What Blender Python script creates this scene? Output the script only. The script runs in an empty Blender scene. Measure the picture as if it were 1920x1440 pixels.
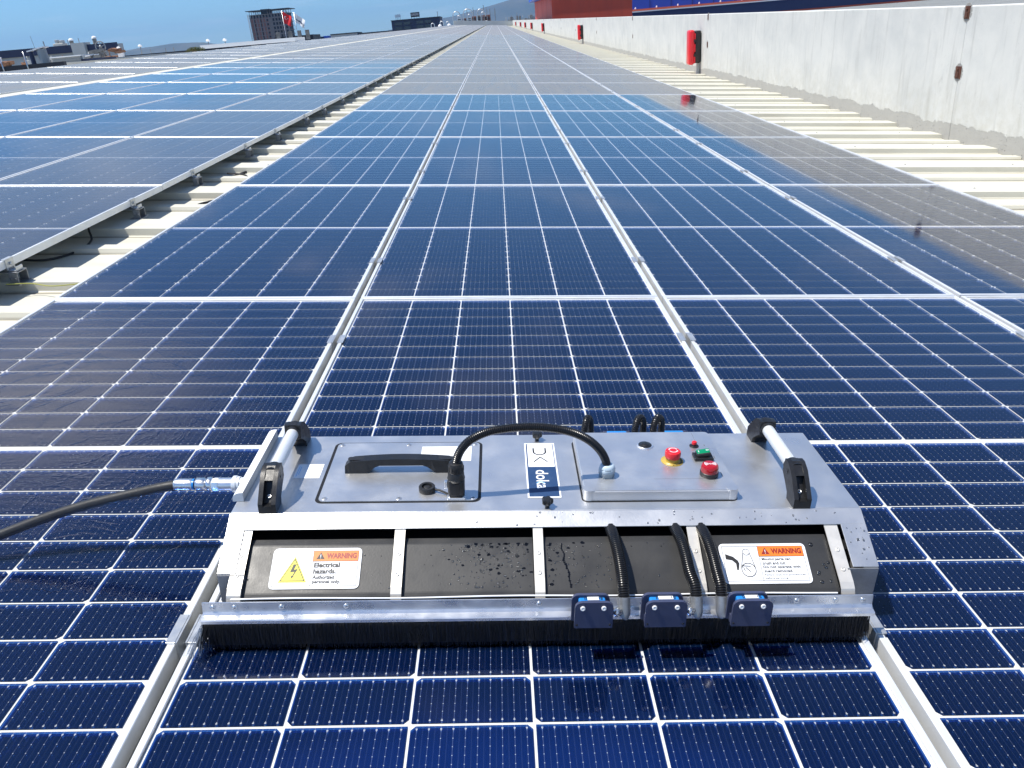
import bpy, bmesh, math, random
import numpy as np
from mathutils import Vector, Matrix, noise as mnoise
random.seed(7)
PI = math.pi
scene = bpy.context.scene
COL = scene.collection

# ------------------------------------------------------------------ frames
# roof frame: x across the roof, y along it, z normal to the panels; the roof falls 8 % towards the parapet
TILT = math.atan(.08)
T3 = Matrix.Rotation(TILT, 3, 'Y')
T4 = T3.to_4x4()
BEND = .0102                                  # the roof rises very slightly beyond y = 1
def zb(y): return BEND * max(0, y - 1)

# ------------------------------------------------------------------ camera
RM = Matrix(((0.99977655, -0.0209813, 0.00257683), (-0.00642819, -0.41788402, -0.90847764), (0.02013786, 0.90825807, -0.41792552)))
CAMR = Vector((-0.052571, -2.803936, 0.924197))
cam = bpy.data.cameras.new('camera')
cam.sensor_width = 36; cam.lens = 36 * 1440.87 / 1920
cam.clip_start = .02; cam.clip_end = 40000
camo = bpy.data.objects.new('camera', cam); COL.objects.link(camo)
Rcv = T3 @ RM.transposed() @ Matrix(((1, 0, 0), (0, -1, 0), (0, 0, -1)))
camo.matrix_world = Matrix.Translation(T3 @ CAMR) @ Rcv.to_4x4()
scene.camera = camo

# ------------------------------------------------------------------ sky and sun
SUNV = (T3 @ Vector((.5, .06, -1))).normalized()          # the way the light travels
SKY_STRENGTH = .105
world = bpy.data.worlds.new("World"); scene.world = world; world.use_nodes = True
wn = world.node_tree; wn.nodes.clear()
def WN(t, **k):
    n = wn.nodes.new(t)
    for a, b in k.items(): setattr(n, a, b)
    return n
sky = WN('ShaderNodeTexSky', sky_type='NISHITA', sun_disc=False)
sky.sun_elevation = math.asin(-SUNV.z); sky.sun_rotation = math.atan2(-SUNV.x, -SUNV.y)
sky.air_density = 1.0; sky.dust_density = 0.; sky.ozone_density = 3.0; sky.altitude = 0
wtc = WN('ShaderNodeTexCoord')
wsep = WN('ShaderNodeSeparateXYZ'); wn.links.new(wtc.outputs['Generated'], wsep.inputs[0])
wmax = WN('ShaderNodeMath', operation='MAXIMUM'); wmax.inputs[1].default_value = .0; wn.links.new(wsep.outputs[2], wmax.inputs[0])
wadd = WN('ShaderNodeMath', operation='ADD'); wadd.inputs[1].default_value = .10; wn.links.new(wmax.outputs[0], wadd.inputs[0])
wcomb = WN('ShaderNodeCombineXYZ')
for i in (0, 1):
    d = WN('ShaderNodeMath', operation='DIVIDE'); wn.links.new(wsep.outputs[i], d.inputs[0]); wn.links.new(wadd.outputs[0], d.inputs[1]); wn.links.new(d.outputs[0], wcomb.inputs[i])
wnz = WN('ShaderNodeTexNoise'); wnz.inputs['Scale'].default_value = .85; wnz.inputs['Detail'].default_value = 7; wnz.inputs['Roughness'].default_value = .58; wnz.inputs['Distortion'].default_value = .3
wn.links.new(wcomb.outputs[0], wnz.inputs['Vector'])
wdist = WN('ShaderNodeVectorMath', operation='DISTANCE'); wn.links.new(wcomb.outputs[0], wdist.inputs[0]); wdist.inputs[1].default_value = (-1.0, 1.6, 0)
wbank = WN('ShaderNodeMapRange'); wbank.inputs[1].default_value = 0; wbank.inputs[2].default_value = .62; wbank.inputs[3].default_value = .40; wbank.inputs[4].default_value = .0; wn.links.new(wdist.outputs['Value'], wbank.inputs[0])
wsum = WN('ShaderNodeMath', operation='ADD'); wn.links.new(wnz.outputs[0], wsum.inputs[0]); wn.links.new(wbank.outputs[0], wsum.inputs[1])
wmr = WN('ShaderNodeMapRange'); wmr.inputs[1].default_value = .53; wmr.inputs[2].default_value = .78; wmr.inputs[4].default_value = .85
wn.links.new(wsum.outputs[0], wmr.inputs[0])
wtint = WN('ShaderNodeValToRGB'); wcr = wtint.color_ramp; wn.links.new(wsep.outputs[2], wtint.inputs[0])
for p_, c_ in ((0., (.47, .75, 1.03, 1)), (.035, (.40, .74, 1.08, 1)), (.12, (.10, .78, 1.75, 1)), (.30, (.13, .74, 1.60, 1)), (.50, (.55, .86, 1.10, 1)), (1., (.76, .86, .96, 1))):
    e_ = wcr.elements[0] if p_ == 0 else (wcr.elements[1] if p_ == 1 else wcr.elements.new(p_)); e_.position = p_; e_.color = c_
wmul = WN('ShaderNodeMixRGB', blend_type='MULTIPLY'); wmul.inputs[0].default_value = 1; wn.links.new(sky.outputs[0], wmul.inputs[1]); wn.links.new(wtint.outputs[0], wmul.inputs[2])
wmix = WN('ShaderNodeMixRGB'); wmix.inputs[2].default_value = (9.6, 9.4, 9.6, 1)
wlow = WN('ShaderNodeMapRange'); wlow.inputs[1].default_value = .02; wlow.inputs[2].default_value = .42; wlow.inputs[3].default_value = .25; wlow.inputs[4].default_value = 1.; wn.links.new(wsep.outputs[2], wlow.inputs[0])
wcf = WN('ShaderNodeMath', operation='MULTIPLY'); wn.links.new(wmr.outputs[0], wcf.inputs[0]); wn.links.new(wlow.outputs[0], wcf.inputs[1])
wn.links.new(wcf.outputs[0], wmix.inputs[0]); wn.links.new(wmul.outputs[0], wmix.inputs[1])
wbg = WN('ShaderNodeBackground'); wbg.inputs[1].default_value = SKY_STRENGTH
wout = WN('ShaderNodeOutputWorld')
wn.links.new(wmix.outputs[0], wbg.inputs[0]); wn.links.new(wbg.outputs[0], wout.inputs[0])
sun = bpy.data.lights.new('sun', 'SUN'); sun.energy = 4.6; sun.angle = math.radians(.53); sun.color = (1, .955, .88)
suno = bpy.data.objects.new('sun', sun); COL.objects.link(suno)
suno.rotation_euler = SUNV.to_track_quat('-Z', 'Y').to_euler()
scene.view_settings.view_transform = 'Standard'; scene.view_settings.look = 'None'
scene.view_settings.exposure = 0.45; scene.view_settings.gamma = 1; scene.view_settings.use_curve_mapping = False
scene.render.engine = 'CYCLES'
scene.cycles.max_bounces = 8; scene.cycles.transparent_max_bounces = 12; scene.cycles.caustics_reflective = False
scene.cycles.caustics_refractive = False; scene.cycles.use_denoising = True

# ------------------------------------------------------------------ materials
def mat(name, base=(.5, .5, .5), rough=.5, metal=0., **k):
    m = bpy.data.materials.new(name); m.use_nodes = True
    b = m.node_tree.nodes['Principled BSDF']
    b.inputs['Base Color'].default_value = (*base, 1); b.inputs['Roughness'].default_value = rough; b.inputs['Metallic'].default_value = metal
    for a, v in k.items(): b.inputs[a.replace('_', ' ')].default_value = v
    return m
class NT:
    def __init__(s, m): s.t = m.node_tree; s.b = s.t.nodes.get('Principled BSDF')
    def n(s, ty, ins=None, **k):
        nd = s.t.nodes.new(ty)
        for a, v in k.items(): setattr(nd, a, v)
        for i, v in (ins or {}).items():
            if isinstance(v, bpy.types.NodeSocket): s.t.links.new(v, nd.inputs[i])
            else: nd.inputs[i].default_value = v
        return nd
    def l(s, a, b): s.t.links.new(a, b)
    def math(s, op, a, b=0., c=0.):
        return s.n('ShaderNodeMath', {0: a, 1: b, 2: c}, operation=op).outputs[0]
    def mr(s, v, a, b, c=0., d=1.):
        return s.n('ShaderNodeMapRange', {0: v, 1: a, 2: b, 3: c, 4: d}).outputs[0]
    def mix(s, f, a, b):
        return s.n('ShaderNodeMixRGB', {0: f, 1: a, 2: b}).outputs[0]
    def noise(s, vec, scale, detail=4, rough=.55, dist=0.):
        return s.n('ShaderNodeTexNoise', {'Vector': vec, 'Scale': scale, 'Detail': detail, 'Roughness': rough, 'Distortion': dist}).outputs[0]
def weather(m, scale=8, amt=.25, col=(.3, .28, .25), bump=0., bscale=60, rough_amt=.1, coord='Object', stretch=(1, 1, 1)):
    """uneven colour, grime and fine relief on a plain material"""
    q = NT(m); tc = q.n('ShaderNodeTexCoord').outputs[coord]
    tc = q.n('ShaderNodeMapping', {0: tc, 3: stretch}).outputs[0]
    base = tuple(q.b.inputs['Base Color'].default_value); r = q.b.inputs['Roughness'].default_value
    nz = q.noise(tc, scale, 6, .6, .3)
    f = q.mr(nz, .42, .72, 0, amt)
    q.l(q.mix(f, base, (*col, 1)), q.b.inputs['Base Color'])
    q.l(q.mr(q.noise(tc, scale * 2.3, 5), .3, .7, max(.03, r - rough_amt), r + rough_amt), q.b.inputs['Roughness'])
    if bump:
        bp = q.n('ShaderNodeBump', {'Strength': bump, 'Distance': .002, 'Height': q.noise(tc, bscale, 5, .6)})
        q.l(bp.outputs[0], q.b.inputs['Normal'])
    return m
M = {}
M['frame'] = weather(mat('anodised_frame', (.80, .82, .83), .38, .35), 9, .25, (.5, .49, .46))
M['clamp'] = weather(mat('clamp_aluminium', (.62, .64, .65), .4, .7), 30, .4, (.35, .34, .32))
M['backsheet'] = mat('white_backsheet', (.78, .80, .82), .6)
M['steel'] = weather(mat('galvanised_steel', (.32, .33, .34), .5, .7), 40, .5, (.18, .18, .18))
M['hull'] = weather(mat('brushed_hull', (.73, .735, .74), .37, .82), 6, .4, (.58, .565, .54), .12, 300, .10)
M['hull_front'] = weather(mat('front_hood_metal', (.74, .74, .74), .40, .85), 7, .3, (.55, .53, .5), .1, 300, .06)
M['strap'] = weather(mat('strap_metal', (.72, .69, .63), .42, .45), 20, .35, (.55, .5, .44))
M['polished'] = weather(mat('polished_aluminium', (.80, .81, .83), .30, .85), 12, .3, (.55, .56, .6))
M['chrome'] = weather(mat('chrome_steel', (.80, .80, .80), .28, .95), 30, .2, (.6, .6, .6), rough_amt=.04)
M['dark_gap'] = mat('gap_black', (.006, .006, .007), .6)
M['plastic'] = weather(mat('black_plastic', (.012, .012, .013), .38), 40, .4, (.03, .03, .032), .15, 500)
M['cover'] = weather(mat('roller_cover_plastic', (.030, .030, .030), .42), 9, .35, (.06, .057, .052), .06, 300)
M['rubber'] = weather(mat('black_rubber', (.014, .014, .015), .5), 60, .5, (.035, .034, .033), .2, 400)
M['conduit'] = mat('black_conduit', (.010, .010, .011), .28)
M['navy'] = weather(mat('navy_plastic', (.050, .058, .105), .42), 30, .35, (.05, .065, .14), .1, 400)
M['blue'] = mat('blue_plastic', (.02, .22, .62), .3)
M['white'] = mat('white_print', (.82, .83, .84), .4)
M['ink'] = mat('black_print', (.02, .02, .02), .5)
M['navyprint'] = weather(mat('navy_print', (.022, .055, .14), .4), 60, .4, (.05, .09, .17))
M['orange'] = mat('orange_print', (.85, .20, .025), .45)
M['redprint'] = mat('dark_red_print', (.25, .02, .015), .45)
M['yellow'] = mat('yellow_print', (.90, .80, .03), .45)
M['paleprint'] = mat('pale_grey_print', (.62, .63, .66), .5)
M['lightblue'] = mat('light_blue_print', (.25, .55, .85), .45)
M['red'] = mat('red_plastic', (.72, .02, .03), .28)
M['yellowpl'] = mat('yellow_plastic', (.52, .36, .06), .4)
M['green'] = mat('green_plastic', (.0, .22, .09), .25)
M['lamp'] = mat('red_lamp', (.55, .005, .01), .1, Coat_Weight=.6, Transmission_Weight=.3)
M['gland'] = mat('grey_nylon', (.48, .58, .66), .38)
M['drop'] = bpy.data.materials.new('water_drop'); M['drop'].use_nodes = True; M['drop'].node_tree.nodes.clear(); _q = NT(M['drop'])
_s = _q.n('ShaderNodeMixShader', {0: _q.n('ShaderNodeFresnel', {'IOR': 1.6}).outputs[0], 1: _q.n('ShaderNodeBsdfTransparent', {0: (.90, .90, .90, 1)}).outputs[0], 2: _q.n('ShaderNodeBsdfGlossy', {'Roughness': .14}).outputs[0]})
_q.l(_s.outputs[0], _q.n('ShaderNodeOutputMaterial').inputs[0])
M['bristle'] = mat('black_bristle', (.006, .006, .007), .6)
M['greywall'] = weather(mat('pale_wall', (.46, .48, .47), .8), .5, .3, (.33, .34, .34))
M['band'] = weather(mat('navy_cladding', (.012, .022, .065), .6), .5, .4, (.03, .04, .08))
M['darkfascia'] = weather(mat('black_fascia', (.010, .013, .022), .6), .6, .4, (.03, .033, .045))
M['paleroof'] = weather(mat('pale_roofing', (.55, .54, .50), .8), .6, .4, (.38, .36, .32))
M['whitecap'] = mat('white_cap', (.8, .8, .8), .35)
M['brick'] = mat('brick_infill', (.23, .10, .075), .9)
M['slab'] = weather(mat('raw_concrete', (.20, .175, .17), .9), .4, .3, (.12, .11, .11))
M['void'] = mat('dark_opening', (.012, .012, .018), .7)
M['darkglass'] = mat('dark_glass', (.03, .045, .07), .12)
M['flagred'] = mat('red_cloth', (.68, .015, .02), .7)
M['flagwhite'] = mat('white_cloth', (.75, .76, .78), .7)
M['redclad'] = weather(mat('red_cladding', (.68, .085, .04), .55), .8, .3, (.30, .04, .03), stretch=(1, 1, .2))
M['blueclad'] = weather(mat('blue_cladding', (.014, .10, .58), .5), .4, .25, (.02, .08, .33))
M['navyclad'] = weather(mat('deep_navy_cladding', (.008, .02, .085), .5), .4, .3, (.012, .03, .1))
M['brownclad'] = weather(mat('brown_red_cladding', (.46, .09, .05), .6), .4, .3, (.2, .05, .04))
M['rust'] = weather(mat('rust', (.075, .024, .014), .85), 40, .6, (.15, .06, .03), .5, 120)
M['silver'] = mat('duct_silver', (.55, .56, .58), .3, .9)
M['mortar'] = weather(mat('patch_mortar', (.30, .29, .27), .9), 20, .4, (.22, .21, .2), .5, 80)
M['orangejunk'] = mat('orange_sheet', (.30, .15, .08), .7)
M['wire'] = mat('yellow_green_sheath', (.36, .36, .08), .5)

def cell_material(name):
    m = mat(name, (.008, .02, .1), .35); q = NT(m)
    uv = q.n('ShaderNodeUVMap').outputs[0]
    sp = q.n('ShaderNodeSeparateXYZ', {0: uv}); u, v = sp.outputs[0], sp.outputs[1]
    # ten bus bars with solder pads, a faint line between each pair
    fr = q.math('FRACT', q.math('MULTIPLY', u, 10.)); d = q.math('ABSOLUTE', q.math('SUBTRACT', fr, .5))
    bus = q.mr(d, .012, .026, 1, 0)
    fr2 = q.math('FRACT', q.math('MULTIPLY', v, 6.)); d2 = q.math('ABSOLUTE', q.math('SUBTRACT', fr2, .5))
    pad = q.math('MULTIPLY', q.mr(d, .030, .050, 1, 0), q.mr(d2, .04, .055, 1, 0))
    de = q.math('ABSOLUTE', q.math('SUBTRACT', q.math('ABSOLUTE', q.math('SUBTRACT', v, .5)), .44))
    pad2 = q.math('MULTIPLY', q.mr(d, .07, .09, 1, 0), q.mr(de, .010, .016, 1, 0))
    faint = q.mr(q.math('SUBTRACT', .5, d), .012, .022, .16, 0)
    busv = q.math('MULTIPLY', bus, .34)
    a = q.math('MAXIMUM', q.math('MAXIMUM', pad, pad2), q.math('MAXIMUM', busv, faint))
    oi = q.n('ShaderNodeObjectInfo').outputs['Random']
    geo = q.n('ShaderNodeNewGeometry')
    nz = q.noise(geo.outputs['Position'], 2.2, 5, .6)
    isl = geo.outputs['Random Per Island']
    t = q.math('ADD', q.math('MULTIPLY', q.math('ADD', oi, isl), .22), q.math('MULTIPLY', nz, .6))
    base = q.mix(t, (.010, .066, .285, 1), (.020, .108, .410, 1))
    q.l(q.mix(a, base, (.66, .70, .76, 1)), q.b.inputs['Base Color'])
    q.l(q.math('SUBTRACT', .93, q.math('MULTIPLY', a, .6)), q.b.inputs['Metallic'])
    q.b.inputs['Roughness'].default_value = .11
    return m
M['cell'] = cell_material('silicon_cell')

def glass_material(name, wet=False):
    m = bpy.data.materials.new(name); m.use_nodes = True; t = m.node_tree; t.nodes.clear(); q = NT(m)
    out = q.n('ShaderNodeOutputMaterial')
    geo = q.n('ShaderNodeNewGeometry'); pos = geo.outputs['Position']
    sp = q.n('ShaderNodeSeparateXYZ', {0: pos}); x, y = sp.outputs[0], sp.outputs[1]
    oi = q.n('ShaderNodeObjectInfo').outputs['Random']
    fine = q.noise(pos, 1.4, 6, .65, .4); smear = q.noise(q.n('ShaderNodeMapping', {0: pos, 3: (6, .7, 1)}).outputs[0], 1.0, 5, .6)
    # dust: dusty beyond the last cleaned row, and a painted-in grey reflection by the next array's aisle
    far_c = q.mr(y, 9.12, 9.14); inC = q.mr(x, -1.9, -1.8)
    wob = q.math('MULTIPLY', q.math('SUBTRACT', fine, .5), 1.6)
    strip = q.mr(q.math('ADD', x, wob), -4.15, -3.3)
    farB = q.mr(q.math('ADD', y, q.math('MULTIPLY', wob, 3.)), 15., 22.)
    left = q.mr(x, -6.9, -6.85, 1, 0)
    dB = q.math('MAXIMUM', q.math('MAXIMUM', q.math('MULTIPLY', strip, .30), farB), left)
    dust = q.mix(inC, dB, far_c)
    dv = q.math('MULTIPLY', dust, q.mr(smear, .3, .7, .52, .68))
    spots = q.mr(q.noise(pos, 38, 3, .7), .70, .78, 0, .12)
    dv = q.math('ADD', dv, q.math('ADD', q.mr(fine, .45, .8, .0, .012), q.math('MULTIPLY', spots, q.mr(smear, .45, .65))))
    rough = q.math('ADD', q.mr(smear, .3, .7, .035, .075), q.math('MULTIPLY', dust, .14))
    gl = q.n('ShaderNodeBsdfGlossy', {'Color': (1, 1, 1, 1), 'Roughness': rough})
    tr = q.n('ShaderNodeBsdfTransparent', {0: (.97, .975, .98, 1)})
    h = q.noise(pos, 5, 2); 
    bp = q.n('ShaderNodeBump', {'Strength': .10, 'Distance': .0008, 'Height': h})
    if wet:
        rip = q.noise(q.n('ShaderNodeMapping', {0: pos, 3: (5, 16, 1)}).outputs[0], 1.6, 7, .62, 1.2)
        film = q.noise(pos, 3.0, 4, .6, 1.5)
        edge = q.mr(q.math('ABSOLUTE', q.math('SUBTRACT', film, .52)), 0, .02, 1, 0)
        hh = q.math('ADD', q.math('MULTIPLY', rip, .7), q.math('MULTIPLY', edge, .25))
        bp = q.n('ShaderNodeBump', {'Strength': .35, 'Distance': .0025, 'Height': hh, 'Normal': bp.outputs[0]})
    q.l(bp.outputs[0], gl.inputs['Normal'])
    fr = q.n('ShaderNodeFresnel', {'IOR': 1.5, 'Normal': bp.outputs[0]})
    s1 = q.n('ShaderNodeMixShader', {0: fr.outputs[0], 1: tr.outputs[0], 2: gl.outputs[0]})
    df = q.n('ShaderNodeBsdfDiffuse', {'Color': (.25, .245, .225, 1)})
    s2 = q.n('ShaderNodeMixShader', {0: dv, 1: s1.outputs[0], 2: df.outputs[0]})
    q.l(s2.outputs[0], out.inputs[0])
    return m
M['glass'] = glass_material('panel_glass'); M['glass_wet'] = glass_material('panel_glass_wet', True)

def far_panel_material():
    m = mat('far_panel_face', (.2, .2, .2), .5); q = NT(m)
    uv = q.n('ShaderNodeUVMap').outputs[0]; sp = q.n('ShaderNodeSeparateXYZ', {0: uv})
    du = q.math('ABSOLUTE', q.math('SUBTRACT', q.math('FRACT', q.math('ADD', q.math('MULTIPLY', sp.outputs[0], 6.), .5)), .5))
    ln = q.mr(du, .02, .03, 1, 0)
    q.l(q.mix(ln, (.24, .24, .235, 1), (.5, .5, .5, 1)), q.b.inputs['Base Color'])
    return m
M['farface'] = far_panel_material()

def roof_material():
    m = mat('cream_roof_sheet', (.62, .60, .51), .55, .0); q = NT(m)
    tc = q.n('ShaderNodeNewGeometry').outputs['Position']
    st = q.noise(q.n('ShaderNodeMapping', {0: tc, 3: (1.2, 9, 3)}).outputs[0], 1.5, 7, .6, .2)
    sp = q.noise(tc, 45, 3, .7)
    c = q.mix(q.mr(st, .48, .75, 0, .5), (.63, .612, .52, 1), (.50, .46, .36, 1))
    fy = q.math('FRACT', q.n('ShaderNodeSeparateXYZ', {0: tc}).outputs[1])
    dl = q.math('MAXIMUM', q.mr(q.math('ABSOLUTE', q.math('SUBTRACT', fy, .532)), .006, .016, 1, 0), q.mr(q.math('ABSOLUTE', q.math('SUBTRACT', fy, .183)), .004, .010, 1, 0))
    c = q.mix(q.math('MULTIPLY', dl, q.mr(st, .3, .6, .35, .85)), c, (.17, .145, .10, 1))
    c = q.mix(q.mr(sp, .68, .76, 0, .6), c, (.28, .24, .2, 1))
    q.l(c, q.b.inputs['Base Color'])
    q.l(q.n('ShaderNodeBump', {'Strength': .15, 'Distance': .002, 'Height': q.noise(tc, 12, 4)}).outputs[0], q.b.inputs['Normal'])
    return m
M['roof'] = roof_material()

def wall_material():
    m = mat('whitewashed_concrete', (.58, .575, .55), .85); q = NT(m)
    tc = q.n('ShaderNodeTexCoord').outputs['Object']; sp = q.n('ShaderNodeSeparateXYZ', {0: tc}); z = sp.outputs[2]
    n1 = q.noise(tc, 1.6, 7, .65, .4); n2 = q.noise(q.n('ShaderNodeMapping', {0: tc, 3: (1, 7, .7)}).outputs[0], 1.4, 7, .62, .3); n3 = q.noise(tc, 9, 6, .7)
    white = q.mix(q.mr(n1, .4, .68, 0, 1), (.63, .625, .59, 1), (.53, .535, .515, 1))
    white = q.mix(q.mr(n2, .54, .72, 0, .55), white, (.40, .395, .37, 1))
    white = q.mix(q.mr(q.noise(q.n('ShaderNodeMapping', {0: tc, 3: (1, 2.2, .5)}).outputs[0], 4.5, 9, .75, .8), .6, .7, 0, .4), white, (.34, .335, .315, 1))
    lowdirt = q.math('MULTIPLY', q.mr(z, .3, .75, 1, 0), q.mr(n3, .35, .7))
    white = q.mix(q.math('MULTIPLY', lowdirt, .6), white, (.44, .42, .35, 1))
    vo = q.n('ShaderNodeTexVoronoi', {'Vector': tc, 'Scale': 26., 'Randomness': 1.}); pit = q.math('MULTIPLY', q.mr(vo.outputs['Distance'], .10, .22, 1, 0), q.mr(q.noise(tc, 6, 3), .48, .56))
    vo2 = q.n('ShaderNodeTexVoronoi', {'Vector': tc, 'Scale': 75., 'Randomness': 1.}); pit2 = q.math('MULTIPLY', q.mr(vo2.outputs['Distance'], .12, .25, 1, 0), q.mr(q.noise(tc, 14, 3), .5, .6))
    pits = q.math('MAXIMUM', pit, pit2)
    raw = q.mix(n3, (.33, .32, .295, 1), (.43, .42, .385, 1)); raw = q.mix(q.math('MULTIPLY', pits, .7), raw, (.12, .115, .105, 1))
    edge = q.math('ADD', z, q.math('MULTIPLY', q.math('SUBTRACT', q.noise(tc, 3, 8, .7), .5), .22))
    isw = q.mr(edge, .262, .274)
    white = q.mix(q.math('MULTIPLY', pits, .18), white, (.3, .29, .27, 1))
    q.l(q.mix(isw, raw, white), q.b.inputs['Base Color'])
    hgt = q.math('ADD', q.math('SUBTRACT', q.math('MULTIPLY', isw, .5), q.math('MULTIPLY', pits, q.math('SUBTRACT', 1.2, isw))), q.math('MULTIPLY', n3, .5))
    q.l(q.n('ShaderNodeBump', {'Strength': .6, 'Distance': .006, 'Height': hgt}).outputs[0], q.b.inputs['Normal'])
    return m
M['wall'] = wall_material()

def simple_noise_mat(name, c1, c2, scale, rough=.9, metal=0):
    m = mat(name, c1, rough, metal); q = NT(m); tc = q.n('ShaderNodeNewGeometry').outputs['Position']
    q.l(q.mix(q.mr(q.noise(tc, scale, 8, .62), .35, .65), (*c1, 1), (*c2, 1)), q.b.inputs['Base Color']); return m
M['ground'] = simple_noise_mat('city_ground', (.16, .15, .13), (.25, .24, .22), .01)
M['hill'] = simple_noise_mat('hill_slope', (.035, .05, .035), (.09, .09, .06), .004)
M['leaf'] = simple_noise_mat('shrub_leaf', (.05, .07, .02), (.11, .11, .03), 3.)
M['stonejunk'] = simple_noise_mat('roof_clutter_grey', (.16, .15, .14), (.34, .32, .29), 1.2)
M['corr'] = mat('corrugated_grey', (.28, .29, .29), .55, .3)

# ------------------------------------------------------------------ mesh helpers
def xf(vs, mtx):
    for v in vs: v.co = mtx @ v.co
def box(bm, c, s, rot=None, bevel=0., seg=2, mi=0):
    r = bmesh.ops.create_cube(bm, size=1.0); vs = r['verts']
    bmesh.ops.scale(bm, verts=vs, vec=s)
    if bevel:
        es = list({e for v in vs for e in v.link_edges})
        rr = bmesh.ops.bevel(bm, geom=es, offset=bevel, segments=seg, affect='EDGES', profile=.5)
        vs = list({v for f in rr['faces'] for v in f.verts} | {v for v in vs if v.is_valid})
    m = Matrix.Translation(c) @ (rot.to_4x4() if rot is not None else Matrix.Identity(4))
    xf(vs, m)
    if mi:
        for f in {f for v in vs for f in v.link_faces}: f.material_index = mi
    return vs
def bx(bm, x0, x1, y0, y1, z0, z1, bevel=0., mi=0, seg=2):
    return box(bm, Vector(((x0 + x1) / 2, (y0 + y1) / 2, (z0 + z1) / 2)), (abs(x1 - x0), abs(y1 - y0), abs(z1 - z0)), None, bevel, seg, mi)
def ring_surface(bm, rings, cap=True, mi=0, closed=False):
    n = len(rings[0]); vv = [[bm.verts.new(p) for p in r] for r in rings]
    fs = []
    for a, b in zip(vv[:-1], vv[1:]):
        for i in range(n): fs.append(bm.faces.new((a[i], a[(i + 1) % n], b[(i + 1) % n], b[i])))
    if cap:
        fs.append(bm.faces.new(list(reversed(vv[0])))); fs.append(bm.faces.new(vv[-1]))
    for f in fs: f.material_index = mi; f.smooth = True
    return vv
def frames(path):
    P = [Vector(p) for p in path]; out = []; up = None
    for i, p in enumerate(P):
        t = (P[min(i + 1, len(P) - 1)] - P[max(i - 1, 0)]).normalized()
        if up is None:
            up = Vector((0, 0, 1)) if abs(t.z) < .9 else Vector((0, 1, 0))
        s = t.cross(up).normalized(); up = s.cross(t).normalized()
        out.append((p, s, up))
    return out
def tube(bm, path, r, n=12, cap=True, mi=0):
    rings = []
    for i, (p, s, u) in enumerate(frames(path)):
        rr = r[i] if isinstance(r, (list, tuple)) else r
        rings.append([p + (s * math.cos(2 * PI * k / n) + u * math.sin(2 * PI * k / n)) * rr for k in range(n)])
    ring_surface(bm, rings, cap, mi)
def lathe(bm, prof, o, axis=(0, 0, 1), n=20, mi=0):
    """prof: (radius, height) pairs"""
    ax = Vector(axis).normalized(); q = ax.to_track_quat('Z', 'Y').to_matrix(); o = Vector(o)
    ring_surface(bm, [[o + q @ Vector((r * math.cos(2 * PI * k / n), r * math.sin(2 * PI * k / n), h)) for k in range(n)] for r, h in prof], True, mi)
def prism_x(bm, prof, x0, x1, mi=0):
    """profile of (y, z) points extruded along x"""
    a = [bm.verts.new((x0, y, z)) for y, z in prof]; b = [bm.verts.new((x1, y, z)) for y, z in prof]
    n = len(prof); fs = [bm.faces.new((a[i], a[(i + 1) % n], b[(i + 1) % n], b[i])) for i in range(n)]
    fs.append(bm.faces.new(list(reversed(a)))); fs.append(bm.faces.new(b))
    for f in fs: f.material_index = mi
def poly(bm, pts, z=0., th=0., mi=0):
    a = [bm.verts.new((p[0], p[1], z)) for p in pts]; f = bm.faces.new(a); f.material_index = mi
    if f.normal.z < 0 or True:
        f.normal_update()
        if f.normal.z < 0: f.normal_flip()
    if th:
        r = bmesh.ops.extrude_face_region(bm, geom=[f]); bmesh.ops.translate(bm, verts=[v for v in r['geom'] if isinstance(v, bmesh.types.BMVert)], vec=(0, 0, th))
def rrect(x0, x1, y0, y1, r, n=5):
    out = []
    for cx, cy, a0 in ((x1 - r, y1 - r, 0), (x0 + r, y1 - r, 90), (x0 + r, y0 + r, 180), (x1 - r, y0 + r, 270)):
        for k in range(n + 1):
            a = math.radians(a0 + 90 * k / n); out.append((cx + r * math.cos(a), cy + r * math.sin(a)))
    return out
def circle(cx, cy, r, n=28, a0=0, a1=360):
    return [(cx + r * math.cos(math.radians(a0 + (a1 - a0) * k / n)), cy + r * math.sin(math.radians(a0 + (a1 - a0) * k / n))) for k in range(n)]
def arcband(bm, cx, cy, r, w, a0, a1, z, n=14, mi=0, th=0):
    pts = [(cx + (r + w / 2) * math.cos(math.radians(a0 + (a1 - a0) * k / n)), cy + (r + w / 2) * math.sin(math.radians(a0 + (a1 - a0) * k / n))) for k in range(n + 1)]
    pin = [(cx + (r - w / 2) * math.cos(math.radians(a0 + (a1 - a0) * k / n)), cy + (r - w / 2) * math.sin(math.radians(a0 + (a1 - a0) * k / n))) for k in range(n + 1)]
    for k in range(n): poly(bm, [pts[k], pts[k + 1], pin[k + 1], pin[k]], z, 0, mi)
def strokes(bm, pts, w, z, mi=0):
    for (ax, ay), (bx_, by_) in zip(pts[:-1], pts[1:]):
        d = Vector((bx_ - ax, by_ - ay)); L = d.length; d /= L; nrm = Vector((-d.y, d.x)) * w / 2; e = d * w / 2 * .6
        poly(bm, [(ax - e.x + nrm.x, ay - e.y + nrm.y), (ax - e.x - nrm.x, ay - e.y - nrm.y), (bx_ + e.x - nrm.x, by_ + e.y - nrm.y), (bx_ + e.x + nrm.x, by_ + e.y + nrm.y)], z, 0, mi)

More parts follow.
